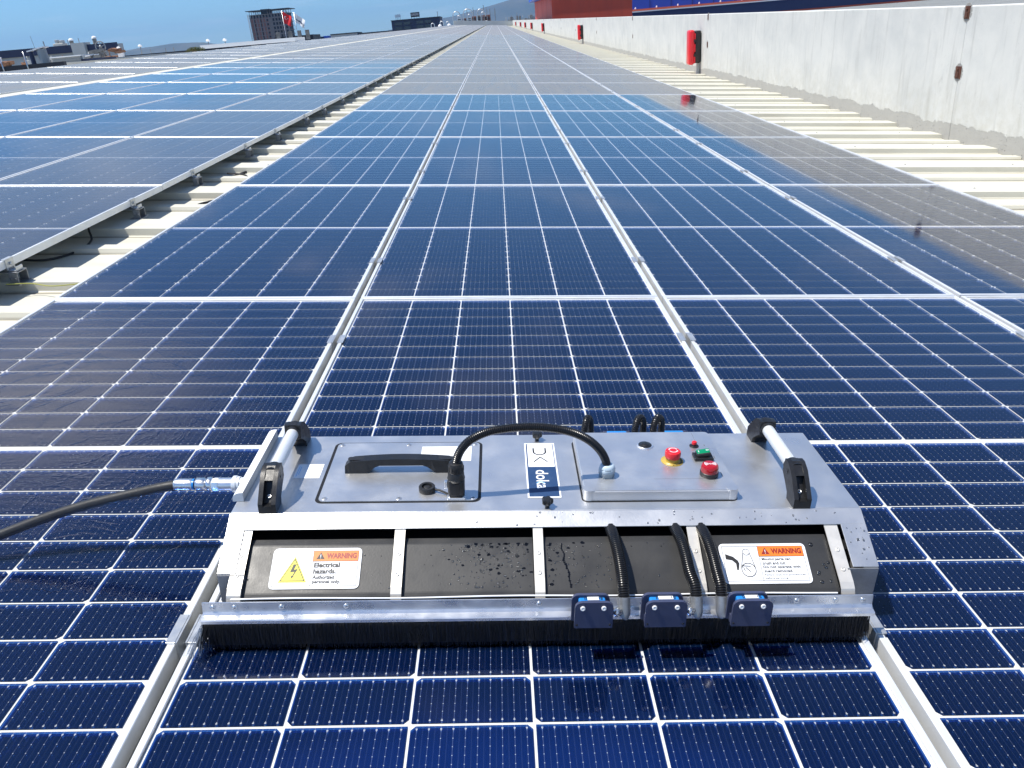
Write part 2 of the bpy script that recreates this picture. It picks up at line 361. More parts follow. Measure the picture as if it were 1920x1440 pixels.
def mesh_of(name, bm, mats, smooth=False):
    me = bpy.data.meshes.new(name)
    bmesh.ops.recalc_face_normals(bm, faces=bm.faces)
    bm.to_mesh(me); bm.free()
    for m in (mats if isinstance(mats, (list, tuple)) else [mats]): me.materials.append(M[m] if isinstance(m, str) else m)
    if smooth:
        for p in me.polygons: p.use_smooth = True
    return me
def link(name, data, parent=None, loc=None):
    o = bpy.data.objects.new(name, data); COL.objects.link(o)
    if parent is not None: o.parent = parent
    if loc is not None: o.location = loc
    return o
def obj(name, bm, mats, parent=None, smooth=False, loc=None):
    o = link(name, mesh_of(name, bm, mats, smooth), parent, loc)
    if smooth:
        try: o.data.set_sharp_from_angle(angle=math.radians(35))
        except Exception: pass
    return o
ROOFED = []                                    # top-level objects laid out in the roof frame
def thing(name, label, cat, loc=(0, 0, 0), group=None, rotz=0, roofed=True):
    o = bpy.data.objects.new(name, None); COL.objects.link(o); o.location = loc; o.rotation_euler = (0, 0, rotz)
    o.empty_display_size = .1
    o['label'] = label; o['category'] = cat
    if group: o['group'] = group
    if roofed: ROOFED.append(o)
    return o
def tag(o, label, cat, group=None, roofed=True):
    o['label'] = label; o['category'] = cat
    if group: o['group'] = group
    if roofed: ROOFED.append(o)
    return o
def NB(): return bmesh.new()
def text_mesh(s, mats, w, h, bold=0., align='LEFT'):
    cu = bpy.data.curves.new('lettering', 'FONT'); cu.body = s; cu.size = 1; cu.offset = bold; cu.resolution_u = 3
    o = bpy.data.objects.new('lettering', cu); COL.objects.link(o)
    bpy.context.view_layer.update()
    me = bpy.data.meshes.new_from_object(o.evaluated_get(bpy.context.evaluated_depsgraph_get()))
    bpy.data.objects.remove(o); bpy.data.curves.remove(cu)
    xs = [v.co.x for v in me.vertices]; ys = [v.co.y for v in me.vertices]
    x0, x1, y0, y1 = min(xs), max(xs), min(ys), max(ys)
    for v in me.vertices: v.co.x = (v.co.x - x0) / (x1 - x0) * w; v.co.y = (v.co.y - y0) / (y1 - y0) * h
    me.materials.clear(); me.materials.append(M[mats]); return me

ORD = ['first', 'second', 'third', 'fourth', 'fifth', 'sixth', 'seventh', 'eighth', 'ninth', 'tenth', 'eleventh', 'twelfth', 'thirteenth', 'fourteenth', 'fifteenth', 'sixteenth', 'seventeenth', 'eighteenth', 'nineteenth', 'twentieth'] + ['twenty-' + s for s in ('first', 'second', 'third', 'fourth', 'fifth', 'sixth', 'seventh', 'eighth', 'ninth')] + ['thirtieth']

# ------------------------------------------------------------------ ground, sea of haze, hills
bm = NB(); bmesh.ops.create_grid(bm, x_segments=8, y_segments=8, size=30000)
g = obj('ground', bm, 'ground'); g.location = (0, 9000, -12); g['kind'] = 'structure'
def ridge(name, D, pts, depth, seed):
    bm = NB(); xs = np.linspace(pts[0][0], pts[-1][0], 160); hs = np.interp(xs, [p[0] for p in pts], [p[1] for p in pts])
    rows = []
    for j in range(13):
        t = j / 12; prof = math.sin(min(1, t * 2) * PI / 2) if t < .5 else math.cos((t - .5) * PI)
        rows.append([bm.verts.new((x, D - depth * (.5 - t) * 2 * .5 + 30 * mnoise.noise(Vector((x * .002, j, seed))),
                                   -14 + (h + 14) * max(0, prof) * (1 + (.05 if j != 6 else .012) * mnoise.fractal(Vector((x * .003, j * .7, seed)), .7, 2.2, 5)))) for x, h in zip(xs, hs)])
    for a, b in zip(rows[:-1], rows[1:]):
        for i in range(len(a) - 1): bm.faces.new((a[i], a[i + 1], b[i + 1], b[i])).smooth = True
    o = obj(name, bm, 'hill'); o['kind'] = 'structure'; return o
ridge('hills', 6000, [(-2900, -14), (-2680, 66), (-2524, 82), (-2420, 84), (-2273, 93), (-2066, 84), (-1940, 60), (-1810, 34), (-1600, 20), (-1400, -14)], 900, 3)
ridge('mountains', 8000, [(-1900, -14), (-1446, 46), (-1191, 62), (-1010, 74), (-832, 99), (-660, 112), (-524, 139), (-380, 152), (-218, 178), (35, 222), (409, 291), (800, 330), (1317, 310), (2200, 180), (3200, 40), (3600, -14)], 2200, 9)

# ------------------------------------------------------------------ roof sheet
ROOF_L, ROOF_R, Y_BACK, Y_END = -10.2, 4.66, -6.5, 210.
PAN = -.150
prof = []                                       # one metre of sheet along y
A0, B0 = .55, .20
for y, z in ((0, 0), (B0 - .012, 0), (B0, .026), (B0 + .085, .026), (B0 + .10, 0), (A0 - .012, 0), (A0, .006), (A0 + .004, .045), (A0 + .24, .045), (A0 + .27, 0)):
    prof.append((y, z))
bm = NB(); prev = None
for k in range(int(Y_BACK) - 1, int(Y_END)):
    for y, z in prof:
        yy = k + y; zz = PAN + z + zb(yy)
        cur = [bm.verts.new((x, yy, zz)) for x in (ROOF_L, -1.9, 1.0, ROOF_R)]
        if prev:
            for i in range(3): bm.faces.new((prev[i], prev[i + 1], cur[i + 1], cur[i]))
        prev = cur
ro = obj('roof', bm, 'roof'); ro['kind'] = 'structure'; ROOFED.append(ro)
bm = NB()                                       # other side of the ridge, and the ridge cap
for i in range(0, 105):
    ya, yb2 = Y_BACK + i * 2.06, Y_BACK + (i + 1) * 2.06 - .02
    v = [bm.verts.new(p) for p in ((ROOF_L, ya, PAN + zb(ya)), (ROOF_L, yb2, PAN + zb(yb2)), (ROOF_L - 14, yb2, PAN - 2.3 + zb(yb2)), (ROOF_L - 14, ya, PAN - 2.3 + zb(ya)))]
    bm.faces.new(v)
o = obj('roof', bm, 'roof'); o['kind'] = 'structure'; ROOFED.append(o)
# the building below
bm = NB(); bx(bm, ROOF_L - 14, ROOF_R - .1, Y_BACK + .5, Y_END - .5, -13.5, -3.2)
o = obj('building_wall', bm, 'greywall'); o['kind'] = 'structure'; ROOFED.append(o)

# ------------------------------------------------------------------ solar panels
PX, PY = 1.154, 2.283
HW, HL = .567, 1.139
def frame_mesh():
    bm = NB(); w = .0115
    def rect(x, y, z): return [bm.verts.new((sx * x, sy * y, z)) for sx, sy in ((-1, -1), (1, -1), (1, 1), (-1, 1))]
    rs = [rect(HW - .025, HL - .025, -.035), rect(HW, HL, -.035), rect(HW, HL, -.0012), rect(HW - .0012, HL - .0012, 0), rect(HW - w + .001, HL - w + .001, 0), rect(HW - w, HL - w, -.001), rect(HW - w, HL - w, -.0075)]
    for a, b in zip(rs[:-1], rs[1:]):
        for i in range(4): bm.faces.new((a[i], a[(i + 1) % 4], b[(i + 1) % 4], b[i]))
    return mesh_of('frame', bm, 'frame')
def quad_mesh(name, z, m, w=.0115):
    bm = NB(); v = [bm.verts.new((sx * (HW - w), sy * (HL - w), z)) for sx, sy in ((-1, -1), (1, -1), (1, 1), (-1, 1))]; bm.faces.new(v)
    me = bpy.data.meshes.new(name); bm.to_mesh(me); bm.free(); me.materials.append(M[m]); return me
CW, CH, CC = .0897, .0438, .0075
def cell_shape(top):
    s = 1 if top else -1
    pts = [(-CW, -s * CH), (CW, -s * CH), (CW, s * (CH - CC)), (CW - CC, s * CH), (-CW + CC, s * CH), (-CW, s * (CH - CC))]
    return pts if top else pts[::-1]
def add_cell(bm, uvl, cx, cy, z, top, mi):
    f = bm.faces.new([bm.verts.new((cx + x, cy + y, z)) for x, y in cell_shape(top)]); f.material_index = mi
    for l in f.loops: l[uvl].uv = ((l.vert.co.x - cx + CW) / (2 * CW), (l.vert.co.y - cy + CH) / (2 * CH))
def cell_mesh(top):
    bm = NB(); uvl = bm.loops.layers.uv.new('UVMap'); add_cell(bm, uvl, 0, 0, 0, top, 0);
    me = bpy.data.meshes.new('solar_cell'); bm.to_mesh(me); bm.free(); me.materials.append(M['cell']); return me
CELLS = []
for half in (0, 1):
    for j in range(12):
        for i in range(6):
            cy = (.0545 + j * .0925) * (1 if half else -1); cx = (i - 2.5) * .184
            top = (i % 2 == 0) != bool(half)
            CELLS.append((cx, cy, top))
def laminate_mesh():
    bm = NB(); uvl = bm.loops.layers.uv.new('UVMap')
    v = [bm.verts.new((sx * (HW - .0115), sy * (HL - .0115), -.0065)) for sx, sy in ((-1, -1), (1, -1), (1, 1), (-1, 1))]; bm.faces.new(v)
    for cx, cy, top in CELLS: add_cell(bm, uvl, cx, cy, -.005, top, 1)
    me = bpy.data.meshes.new('cell_sheet'); bm.to_mesh(me); bm.free(); me.materials.append(M['backsheet']); me.materials.append(M['cell']); return me
ME = dict(frame=frame_mesh(), glass=quad_mesh('glass', -.0028, 'glass'), wet=quad_mesh('glass', -.0028, 'glass_wet'), back=quad_mesh('backsheet', -.0065, 'backsheet'),
          lam=laminate_mesh(), ct=cell_mesh(True), cb=cell_mesh(False))
def clamp_mesh():
    bm = NB()
    bx(bm, -.026, -.0105, -.034, .034, .0005, .0035, .0006); bx(bm, .0105, .026, -.034, .034, .0005, .0035, .0006)
    bx(bm, -.0098, -.0068, -.034, .034, -.032, .0034); bx(bm, .0068, .0098, -.034, .034, -.032, .0034)
    bx(bm, -.0098, .0098, -.034, .034, -.034, -.0315)
    lathe(bm, ((.0052, -.0314), (.0052, -.024), (.0030, -.0238), (.0030, -.027)), (0, -.006, 0), n=10)
    return mesh_of('clamp', bm, 'clamp')
def edge_clamp_mesh():
    bm = NB()                                   # origin at the top edge of the frame, +x outwards
    bx(bm, -.014, .004, -.03, .03, .0008, .0038, .0008); bx(bm, .0008, .0044, -.03, .03, -.045, .0036); bx(bm, .0045, .040, -.026, .026, -.050, -.046, .001)
    bx(bm, .036, .040, -.026, .026, -.0455, -.030, .001); lathe(bm, ((.007, .0045), (.007, .010), (.004, .0102)), (0, .0, -.02), (1, 0, 0), 8)
    # L foot down to the rib
    bx(bm, .008, .046, -.040, -.036, -.105, -.052, 0, 1); bx(bm, .008, .046, .036, .040, -.105, -.052, 0, 1); bx(bm, -.05, .046, -.040, .040, -.056, -.0515, 0, 1)
    bx(bm, -.01, .056, -.055, .055, -.1065, -.1045, 0, 1)
    for yy in (-.041, .0405):
        for xx in (.018, .036): lathe(bm, ((.005, 0), (.005, .003)), (xx, yy, -.08), (0, 1 if yy > 0 else -1, 0), 8, 1)
    bx(bm, -1.0, .006, -.02, .02, -.052, -.0365, 0, 1)
    return mesh_of('edge_clamp', bm, ('clamp', 'steel'))
ME['clamp'] = clamp_mesh(); ME['edge'] = edge_clamp_mesh()
def make_panel(x, y0, label, group, rot180, detail, wet=False, clamp=0, edge=False, jit=1.):
    y1 = y0 + PY - .004
    za, zc = zb(y0), zb(y0 + PY)
    ang = math.atan2(zc - za, PY)
    e = thing('solar_module', label, 'solar panel', (x, y0 + HL + .002, (za + zc) / 2), group)
    e.rotation_euler = ((ang + random.uniform(-.0011, .0011) * jit) * (-1 if rot180 else 1), random.uniform(-.0014, .0014) * jit, PI if rot180 else 0)
    link('frame', ME['frame'], e); link('glass', ME['wet' if wet else 'glass'], e)
    if detail:
        link('backsheet', ME['back'], e)
        for cx, cy, top in CELLS: link('solar_cell', ME['ct' if top else 'cb'], e, (cx, cy, -.005))
    else:
        c = link('cell_sheet', ME['lam'], e); c['kind'] = 'stuff'
    s = -1 if rot180 else 1
    if clamp:
        for cy in clamp: link('clamp', ME['clamp'], e, (s * (PX / 2), s * (cy - y0 - HL), 0)).rotation_euler = (0, 0, PI if rot180 else 0)
    if edge:
        for cy in edge: link('clamp', ME['edge'], e, (s * HW, s * (cy - HL), 0)).rotation_euler = (0, 0, PI if rot180 else 0)
    return e
COLC = ['column nearest the aisle', 'second column from the aisle', 'third column from the aisle', 'column nearest the wall']
far = []                                        # (x, y0) of the panels past the three hundred largest
for r in range(-2, 92):
    y0 = r * PY
    for c in range(4):
        x = (c - 1) * PX
        if -1 <= r < 27:
            n = r + 1
            st = 'clean blue' if r < 4 else 'dusty grey'
            cl = [y0 + .50, y0 + 1.845] if r >= 0 else [-1.785, -.437]
            make_panel(x, y0, '%s solar panel, middle array, %s row, %s' % (st, ORD[n], COLC[c]), 'panels of the middle array', c in (0, 2, 3), r in (-1, 0),
                       wet=(c == 0 and r == -1), clamp=cl if (r < 5 and c < 3) else 0)
        elif r >= -2: far.append((x, y0))
XB = [-2.2 - HW - .004 - k * PX for k in range(4)]
COLB = ['aisle edge column', 'second column', 'third column', 'fourth column']
for r in range(-2, 92):
    y0 = r * PY
    for c in range(4):
        if 0 <= r < 28:
            st = 'greyish' if c == 0 else 'blue'
            make_panel(XB[c], y0, '%s solar panel, array left of the aisle, %s row, %s' % (st, ORD[r], COLB[c]), 'panels left of the aisle', c % 2 == 0, False,
                       edge=[.55, 1.83] if (c == 0 and r < 16) else False)
        else: far.append((XB[c], y0))
XC = [-7.15 - .485 - k * .97 for k in range(3)]
COLD = ['column beside the cream strip', 'middle column', 'column along the ridge']
for r in range(-2, 92):
    y0 = r * PY
    for c in range(3):
        if 3 <= r < 27:
            make_panel(XC[c], y0, 'grey solar panel, array by the ridge, %s row in view, %s' % (ORD[r - 3], COLD[c]), 'panels by the roof ridge', False, False, jit=3.5).scale = (.84, 1, 1)
        else: far.append((XC[c], y0, .84))
bm = NB(); uvl = bm.loops.layers.uv.new('UVMap')
for x, y0, *sc_ in far:
    W_ = HW * (sc_[0] if sc_ else 1)
    yc, z = y0 + HL, zb(y0 + HL) + random.uniform(-.002, .002); tx, ty = random.uniform(-.002, .002), BEND
    def V(u, v, dz): return bm.verts.new((x + u, yc + v, z + dz + ty * (v if y0 > 0 else 0) + tx * u))
    o4 = [V(sx * W_, sy * HL, 0) for sx, sy in ((-1, -1), (1, -1), (1, 1), (-1, 1))]; lo = [V(sx * W_, sy * HL, -.035) for sx, sy in ((-1, -1), (1, -1), (1, 1), (-1, 1))]
    i4 = [V(sx * (W_ - .012), sy * (HL - .012), 0) for sx, sy in ((-1, -1), (1, -1), (1, 1), (-1, 1))]
    for i in range(4):
        bm.faces.new((lo[i], lo[(i + 1) % 4], o4[(i + 1) % 4], o4[i])); bm.faces.new((o4[i], o4[(i + 1) % 4], i4[(i + 1) % 4], i4[i]))
    f = bm.faces.new(i4); f.material_index = 1
    for l, uv in zip(f.loops, ((0, 0), (1, 0), (1, 1), (0, 1))): l[uvl].uv = uv
me = bpy.data.meshes.new('distant_solar_panels'); bm.to_mesh(me); bm.free(); me.materials.append(M['frame']); me.materials.append(M['farface'])
o = link('distant_solar_panels', me); o['kind'] = 'stuff'; o['label'] = 'rows of grey solar panels running on to the far end of the roof'; o['category'] = 'solar panels'; ROOFED.append(o)

# white cable tray between the two left arrays
bm = NB()
prev = None
for k in range(0, 106):
    y = -4 + k * 2.0; z = zb(y)
    cur = [bm.verts.new((x, y, z + dz)) for x, dz in ((-7.11, -.15), (-7.11, -.012), (-6.86, -.012), (-6.86, -.15))]
    if prev:
        for i in range(3): bm.faces.new((prev[i], prev[i + 1], cur[i + 1], cur[i]))
    prev = cur
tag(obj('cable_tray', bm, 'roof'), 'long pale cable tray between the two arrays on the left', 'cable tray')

# ------------------------------------------------------------------ cables on the roof strip
def cable(pts, r, m, label, name='cable', group=None):
    P = [Vector(p) for p in pts]; path = []
    for i in range(len(P) - 1):
        a, b, c, d = P[max(i - 1, 0)], P[i], P[i + 1], P[min(i + 2, len(P) - 1)]
        for k in range(8):
            t = k / 8; path.append(.5 * ((2 * b) + (c - a) * t + (2 * a - 5 * b + 4 * c - d) * t * t + (3 * b - a - 3 * c + d) * t ** 3))
    path.append(P[-1]); bm = NB(); tube(bm, path, r, 8); o = obj(name, bm, m, None, True); return tag(o, label, 'cable', group)
RZ = -.100
cable([(-2.19, 1.80 - 1.33, RZ + .012), (-2.1, .50, RZ + .006), (-2.0, .47, RZ + .004), (-1.92, .49, RZ + .004), (-1.84, .52, RZ + .006), (-1.74, .54, RZ + .004)], .0026, 'wire', 'thin yellow and green earth wire lying across the cream roof strip')
cable([(-2.32, 1.5, -.04), (-2.30, 1.46, -.09), (-2.26, 1.38, -.125), (-2.26, 1.22, -.14), (-2.34, 1.05, -.14), (-2.5, 1.0, -.12)], .006, 'rubber', 'black cable hanging in the shade below the left array edge')
cable([(-1.70, 2.45, -.05), (-1.80, 2.44, -.08), (-1.92, 2.40, RZ - .01), (-2.0, 2.30, RZ - .02), (-1.96, 2.22, -.14)], .008, 'rubber', 'black cable curling out from under the second panel row of the middle array')
cable([(-1.70, 3.75, -.05), (-1.85, 3.72, -.08), (-2.0, 3.62, RZ), (-2.12, 3.45, -.13), (-2.2, 3.4, -.14)], .009, 'rubber', 'black cable crossing the roof strip near the third panel row')
cable([(-2.15, 3.4, RZ), (-2.0, 3.34, RZ), (-1.9, 3.16, RZ - .02), (-1.8, 3.1, -.13)], .007, 'rubber', 'short black cable end lying beside the crossing cable')
cable([(-1.73, 1.72, -.03), (-1.765, 1.55, -.05), (-1.765, 1.35, -.06), (-1.73, 1.2, -.05)], .006, 'rubber', 'black cable bowed along the aisle edge of the middle array')

bm = NB(); rr = random.Random(2)
for k in range(-1, 26):
    for xx in (-1.9, 3.35, 4.25): lathe(bm, ((.009, 0), (.009, .003), (.005, .004), (.005, .009)), (xx + rr.uniform(-.02, .02), k + A0 + .12, PAN + .045 + zb(k + A0)), n=6)
    if rr.random() < .5: lathe(bm, ((.012, 0), (.008, .004)), (rr.uniform(3.0, 4.5), k + rr.random() * .15, PAN + .0005 + zb(k)), n=5)
o = obj('roof_screws', bm, 'steel'); o['kind'] = 'stuff'; o['label'] = 'small screws and grit dotted over the cream roof sheet'; o['category'] = 'screws'; ROOFED.append(o)
# ------------------------------------------------------------------ parapet wall
WX = 4.67
def wbase(y): return T3 @ Vector((WX, y, PAN - .10 + zb(y)))
WH = 1.23 + .03 + .10
wroot = thing('parapet_wall', 'long whitewashed concrete parapet wall with rusty joint plates along the roof edge', 'wall', wbase(0), roofed=False)
joints = [-14.6, -4.6, 5.42, 15.45, 25.45, 35.5, 45.6, 56] + [56 + 10.3 * k for k in range(1, 16)]
slope = math.atan(BEND)
for ya, ybb in zip(joints[:-1], joints[1:]):
    L = ybb - ya - .014
    bm = NB(); box(bm, Vector((.09, L / 2, WH / 2)), (.18, L, WH), None, .006, 1)
    p = obj('wall_panel', bm, 'wall', wroot); p.location = wbase((ya)) - wbase(0) + Vector((0, .007, 0)); p.rotation_euler = (math.atan2(zb(ybb) - zb(ya), ybb - ya), 0, 0)
    p['label'] = 'whitewashed concrete wall panel with a bare rough band along its foot'
    dz = wbase(ybb) - wbase(0)
    for hz, hh in ((WH - .055, .115), (WH - .60, .115)):
        bm = NB(); box(bm, Vector((-.004, 0, hz)), (.012, .10 if hz < 1 else .085, hh), None, .003, 1); box(bm, Vector((-.012, .0, hz - .02)), (.012, .045, .05), None, .003, 1)
        lathe(bm, ((.012, 0), (.012, .012), (.006, .013)), (-.01, .0, hz + .03), (-1, 0, 0), 6)
        obj('joint_plate', bm, 'rust', wroot, loc=dz)
        bm = NB()
        for k in range(9):
            a = 2 * PI * k / 9; box(bm, Vector((-.0015, .055 * math.cos(a), hz + .06 * math.sin(a))), (.006, .05, .045), Matrix.Rotation(a, 3, 'X'), .002, 1)
        obj('mortar_patch', bm, 'mortar', wroot, loc=dz)
    bm = NB(); bx(bm, .06, .17, -.008, .008, 0, WH - .01); obj('joint_filler', bm, 'mortar', wroot, loc=dz)
# end parapet
bm = NB(); bx(bm, ROOF_L, WX, Y_END, Y_END + .2, PAN - .1 + zb(Y_END), PAN + 1.15 + zb(Y_END))
tag(obj('end_wall', bm, 'greywall'), 'low grey wall closing the far end of the roof', 'wall')
# grey repair patch on the wall foot
bm = NB(); pts = rrect(-.22, .2, 0, .27, .08, 4); a = [bm.verts.new((-.004, y, z)) for y, z in pts]; bm.faces.new(a)
r_ = bmesh.ops.extrude_face_region(bm, geom=bm.faces[:]); bmesh.ops.translate(bm, verts=[v for v in r_['geom'] if isinstance(v, bmesh.types.BMVert)], vec=(.01, 0, 0))
obj('repair_patch', bm, 'mortar', wroot, loc=wbase(10.4) - wbase(0) + Vector((0, 0, .1)))

def cabinet(y, label, n):
    b = wbase(y); c = thing('extinguisher_cabinet', label, 'cabinet', b, 'red and black cabinets along the parapet wall', roofed=False)
    h0, h1 = .335, 1.060
    bm = NB(); bx(bm, -.150, -.012, -.12, .12, h0 + .03, h1 - .02, .03, seg=3); obj('case', bm, 'plastic', c, True)
    bm = NB(); bx(bm, -.290, -.158, -.14, .14, h0, h1, .045, seg=4)
    for hz in (h0 + .12, h0 + .36, h0 + .58): bx(bm, -.165, -.140, -.142, .142, hz - .09, hz + .07, .008)
    obj('door', bm, 'red', c, True)
    for hz in (h0 + .2, h0 + .5):
        bm = NB(); bx(bm, -.18, -.13, -.150, -.138, hz - .03, hz + .03, .005); obj('latch', bm, 'plastic', c)
    bm = NB(); bx(bm, -.075, -.012, -.03, .03, .0, h0 + .05); obj('post', bm, 'greywall', c)
    return c
CABS = [16.12, 41.5, 75.8, 100, 121, 143, 175]
CL = ['red and black fire extinguisher cabinet nearest the camera on the parapet wall', 'second nearest red cabinet on the parapet wall', 'third nearest cabinet on the parapet wall, small in the distance',
      'fourth cabinet along the parapet wall, a tiny dark box', 'fifth cabinet along the parapet wall', 'sixth cabinet along the parapet wall', 'farthest cabinet on the parapet wall, close to the roof end']
for i, y in enumerate(CABS): cabinet(y, CL[i], i)

# ------------------------------------------------------------------ cleaning robot (roof frame)
PZ = .155
rob = thing('solar_panel_cleaning_robot', 'silver panel cleaning robot with black roller covers, handles and warning signs, resting on the panels', 'cleaning robot', (.035, -1.6, 0))
RO = Vector((.035, -1.6, 0))
def rp(name, bm, mats, parent=None, smooth=False):
    """part of the robot, built in roof coordinates"""
    for v in bm.verts: v.co -= RO
    return obj(name, bm, mats, rob if parent is None else parent, smooth)
XL, XR = -.520, .593
bm = NB(); bx(bm, XL, XR, -1.667, -1.387, PZ - .006, PZ, .0015); rp('top_plate', bm, 'hull')
hull = [(-1.389, .030), (-1.389, PZ - .007), (-1.667, PZ - .007), (-1.764, .101), (-1.764, .030)]
for xa, xb in ((XL + .001, XL + .024), (XR - .026, XR - .001)):
    bm = NB(); prism_x(bm, hull, xa, xb); rp('side_panel', bm, 'hull')
bm = NB(); bx(bm, XL + .025, XR - .027, -1.392, -1.389, .03, PZ - .007); rp('rear_panel', bm, 'hull')
# front hood: sloping frame around the roller opening
sv = Vector((0, -1.764 + 1.667, .101 - .155)); SL = sv.length; sv.normalize(); sn = Vector((1, 0, 0)).cross(-sv).normalized()
if sn.z < 0: sn = -sn
def sp_(x, s, h): return Vector((x, -1.667, .155)) + sv * s + sn * h
def slab(bm, x0, x1, s0, s1, h0, h1, mi=0):
    c = (sp_(x0, s0, h0) + sp_(x1, s1, h1)) / 2
    R = Matrix((Vector((1, 0, 0)), -sv, sn)).transposed()
    box(bm, c, (x1 - x0, s1 - s0, h1 - h0), R, .0004, 1, mi)
bm = NB(); slab(bm, XL, XR, .001, .032, -.002, .0006); slab(bm, XL, XL + .030, .032, SL, -.002, .0006); slab(bm, XR - .044, XR, .032, SL, -.002, .0006)
rp('front_hood', bm, 'hull_front')
for xa, xb in ((XL + .001, XL + .046), (XR - .054, XR - .001)):
    bm = NB(); bx(bm, xa, xb, -1.767, -1.7645, .022, .099); rp('corner_plate', bm, 'steel')
bm = NB(); bx(bm, XL + .03, XR - .03, -1.72, -1.45, .022, .105); rp('inner_body', bm, 'dark_gap')
# black roller covers between the straps
SX = [-.487, -.221, .0175, .2865, .5315]; SW = [.023, .018, .017, .018, .023]
cov = [(-1.699, .108), (-1.699, .1225), (-1.713, .1190), (-1.7865, .0770), (-1.7925, .0720), (-1.7935, .0530), (-1.76, .0530)]
for k in range(4):
    bm = NB(); prism_x(bm, cov, SX[k] + (SW[k] / 2 if k else .010) , SX[k + 1] - (SW[k + 1] / 2 if k < 3 else .010))
    bmesh.ops.bevel(bm, geom=bm.edges[:], offset=.0012, segments=1, affect='EDGES')
    rp('roller_cover', bm, 'cover')
for k in range(5):
    bm = NB(); w = SW[k] / 2
    path = [(-1.688, .1405), (-1.786, .0872), (-1.7945, .0800), (-1.7985, .0715), (-1.7995, .0585)]
    inner = [(y + .0008, z - .0015) for y, z in path[::-1]]
    prism_x(bm, path + inner, SX[k] - w, SX[k] + w); s = rp('strap', bm, 'strap')
    bm = NB()
    for (y, z) in ((-1.735, .1152), (-1.7665, .0982)):
        lathe(bm, ((.0038, 0), (.0036, .0009), (.0014, .0009), (.0012, .0003)), (SX[k], y, z), sn, 12)
    lathe(bm, ((.0022, 0), (.0022, .0006)), (SX[k], -1.7995, .066), (0, -1, 0), 8, 1)
    rp('rivets', bm, ('strap', 'dark_gap'), s)['kind'] = 'stuff'
# front bar and brush
BX0, BX1 = -.533, .567
bar = [(-1.8085, .0795), (-1.8105, .0795), (-1.8125, .0625), (-1.8160, .0585), (-1.8255, .0570), (-1.8270, .0555), (-1.8270, .0500), (-1.8085, .0500)]
bm = NB(); prism_x(bm, bar, BX0, BX1); fb = rp('front_bar', bm, 'polished')
bm = NB(); tube(bm, [(-.488 + i * .0525, -1.8045, .0812 + .0012 * math.sin(i * .9)) for i in range(20)], .0014, 8); rp('seal_strip', bm, 'white', fb, True)
bm = NB()
for xx in (-.516, -.481, -.405, -.30, .015, .20, .36, .44, .505, .55):
    lathe(bm, ((.0046, 0), (.0044, .0014), (.002, .002)), (xx, -1.8115, .071), (0, -1, .1), 10)
rp('screw', bm, 'chrome', fb)
bm = NB(); bx(bm, BX0 + .006, BX1 - .012, -1.8255, -1.803, .003, .0495, .003); rp('brush_core', bm, 'bristle')
bm = NB(); rr = random.Random(3)
def strand(x, y, z, dx, dy, L, r=.00035, curl=.3):
    p = Vector((x, y, z)); d = Vector((dx, dy, -1)).normalized(); pts = [p.copy()]
    for k in range(5):
        p = p + d * L / 5; p.z = max(p.z, .0006); pts.append(p.copy()); d = (d + Vector((dx, dy, .1)) * curl * .2).normalized()
    tube(bm, pts, [r, r, r, r, r * .8, r * .5], 3)
for k in range(2600):
    x = rr.uniform(BX0 + .004, BX1 - .010); strand(x, -1.8262 + rr.uniform(-.0006, .002), .0505, rr.gauss(0, .06), -abs(rr.gauss(.02, .05)), .0495)
for k in range(110): strand(BX0 + rr.uniform(0, .014), rr.uniform(-1.827, -1.806), .0505, -abs(rr.gauss(.05, .22)), rr.gauss(-.15, .2), .0495, .0004)
for k in range(160): strand(BX1 - rr.uniform(.006, .02), rr.uniform(-1.826, -1.806), .0505, rr.uniform(-.1, .12), rr.gauss(-.1, .1), .044, .0004)
o = rp('bristles', bm, 'bristle'); o['kind'] = 'stuff'
bm = NB(); rr = random.Random(8)
for k in range(26):
    p = Vector((BX0 + .002, rr.uniform(-1.827, -1.815), .050)); d = Vector((-rr.uniform(.2, .6), -rr.uniform(.1, .7), -.8)).normalized(); pts = [p.copy()]
    for i in range(6):
        p = p + d * rr.uniform(.008, .012); pts.append(p.copy()); d = (d + Vector((rr.uniform(-.1, .15), -.12, -.05))).normalized(); p.z = max(p.z, .003)
    tube(bm, pts, .00028, 3)
o = rp('stray_bristles', bm, 'polished'); o['kind'] = 'stuff'

# access cover
bm = NB(); poly(bm, rrect(-.381, -.082, -1.6385, -1.4165, .014), PZ + .0003); rp('cover_gap', bm, 'dark_gap')
bm = NB(); poly(bm, rrect(-.3745, -.0875, -1.6350, -1.4215, .011), PZ + .0006, .0016); cover = rp('access_cover', bm, 'hull')
bm = NB()
for xx, yy in ((-.366, -1.430), (-.2315, -1.430), (-.097, -1.430), (-.364, -1.626), (-.2300, -1.628), (-.096, -1.628)):
    lathe(bm, ((.0056, .0024), (.0052, .0030), (.0040, .0030)), (xx, yy, PZ), n=14); lathe(bm, ((.0040, .0028), (.0030, .0033)), (xx, yy, PZ), n=8, mi=1)
rp('screw', bm, ('polished', 'steel'), cover)
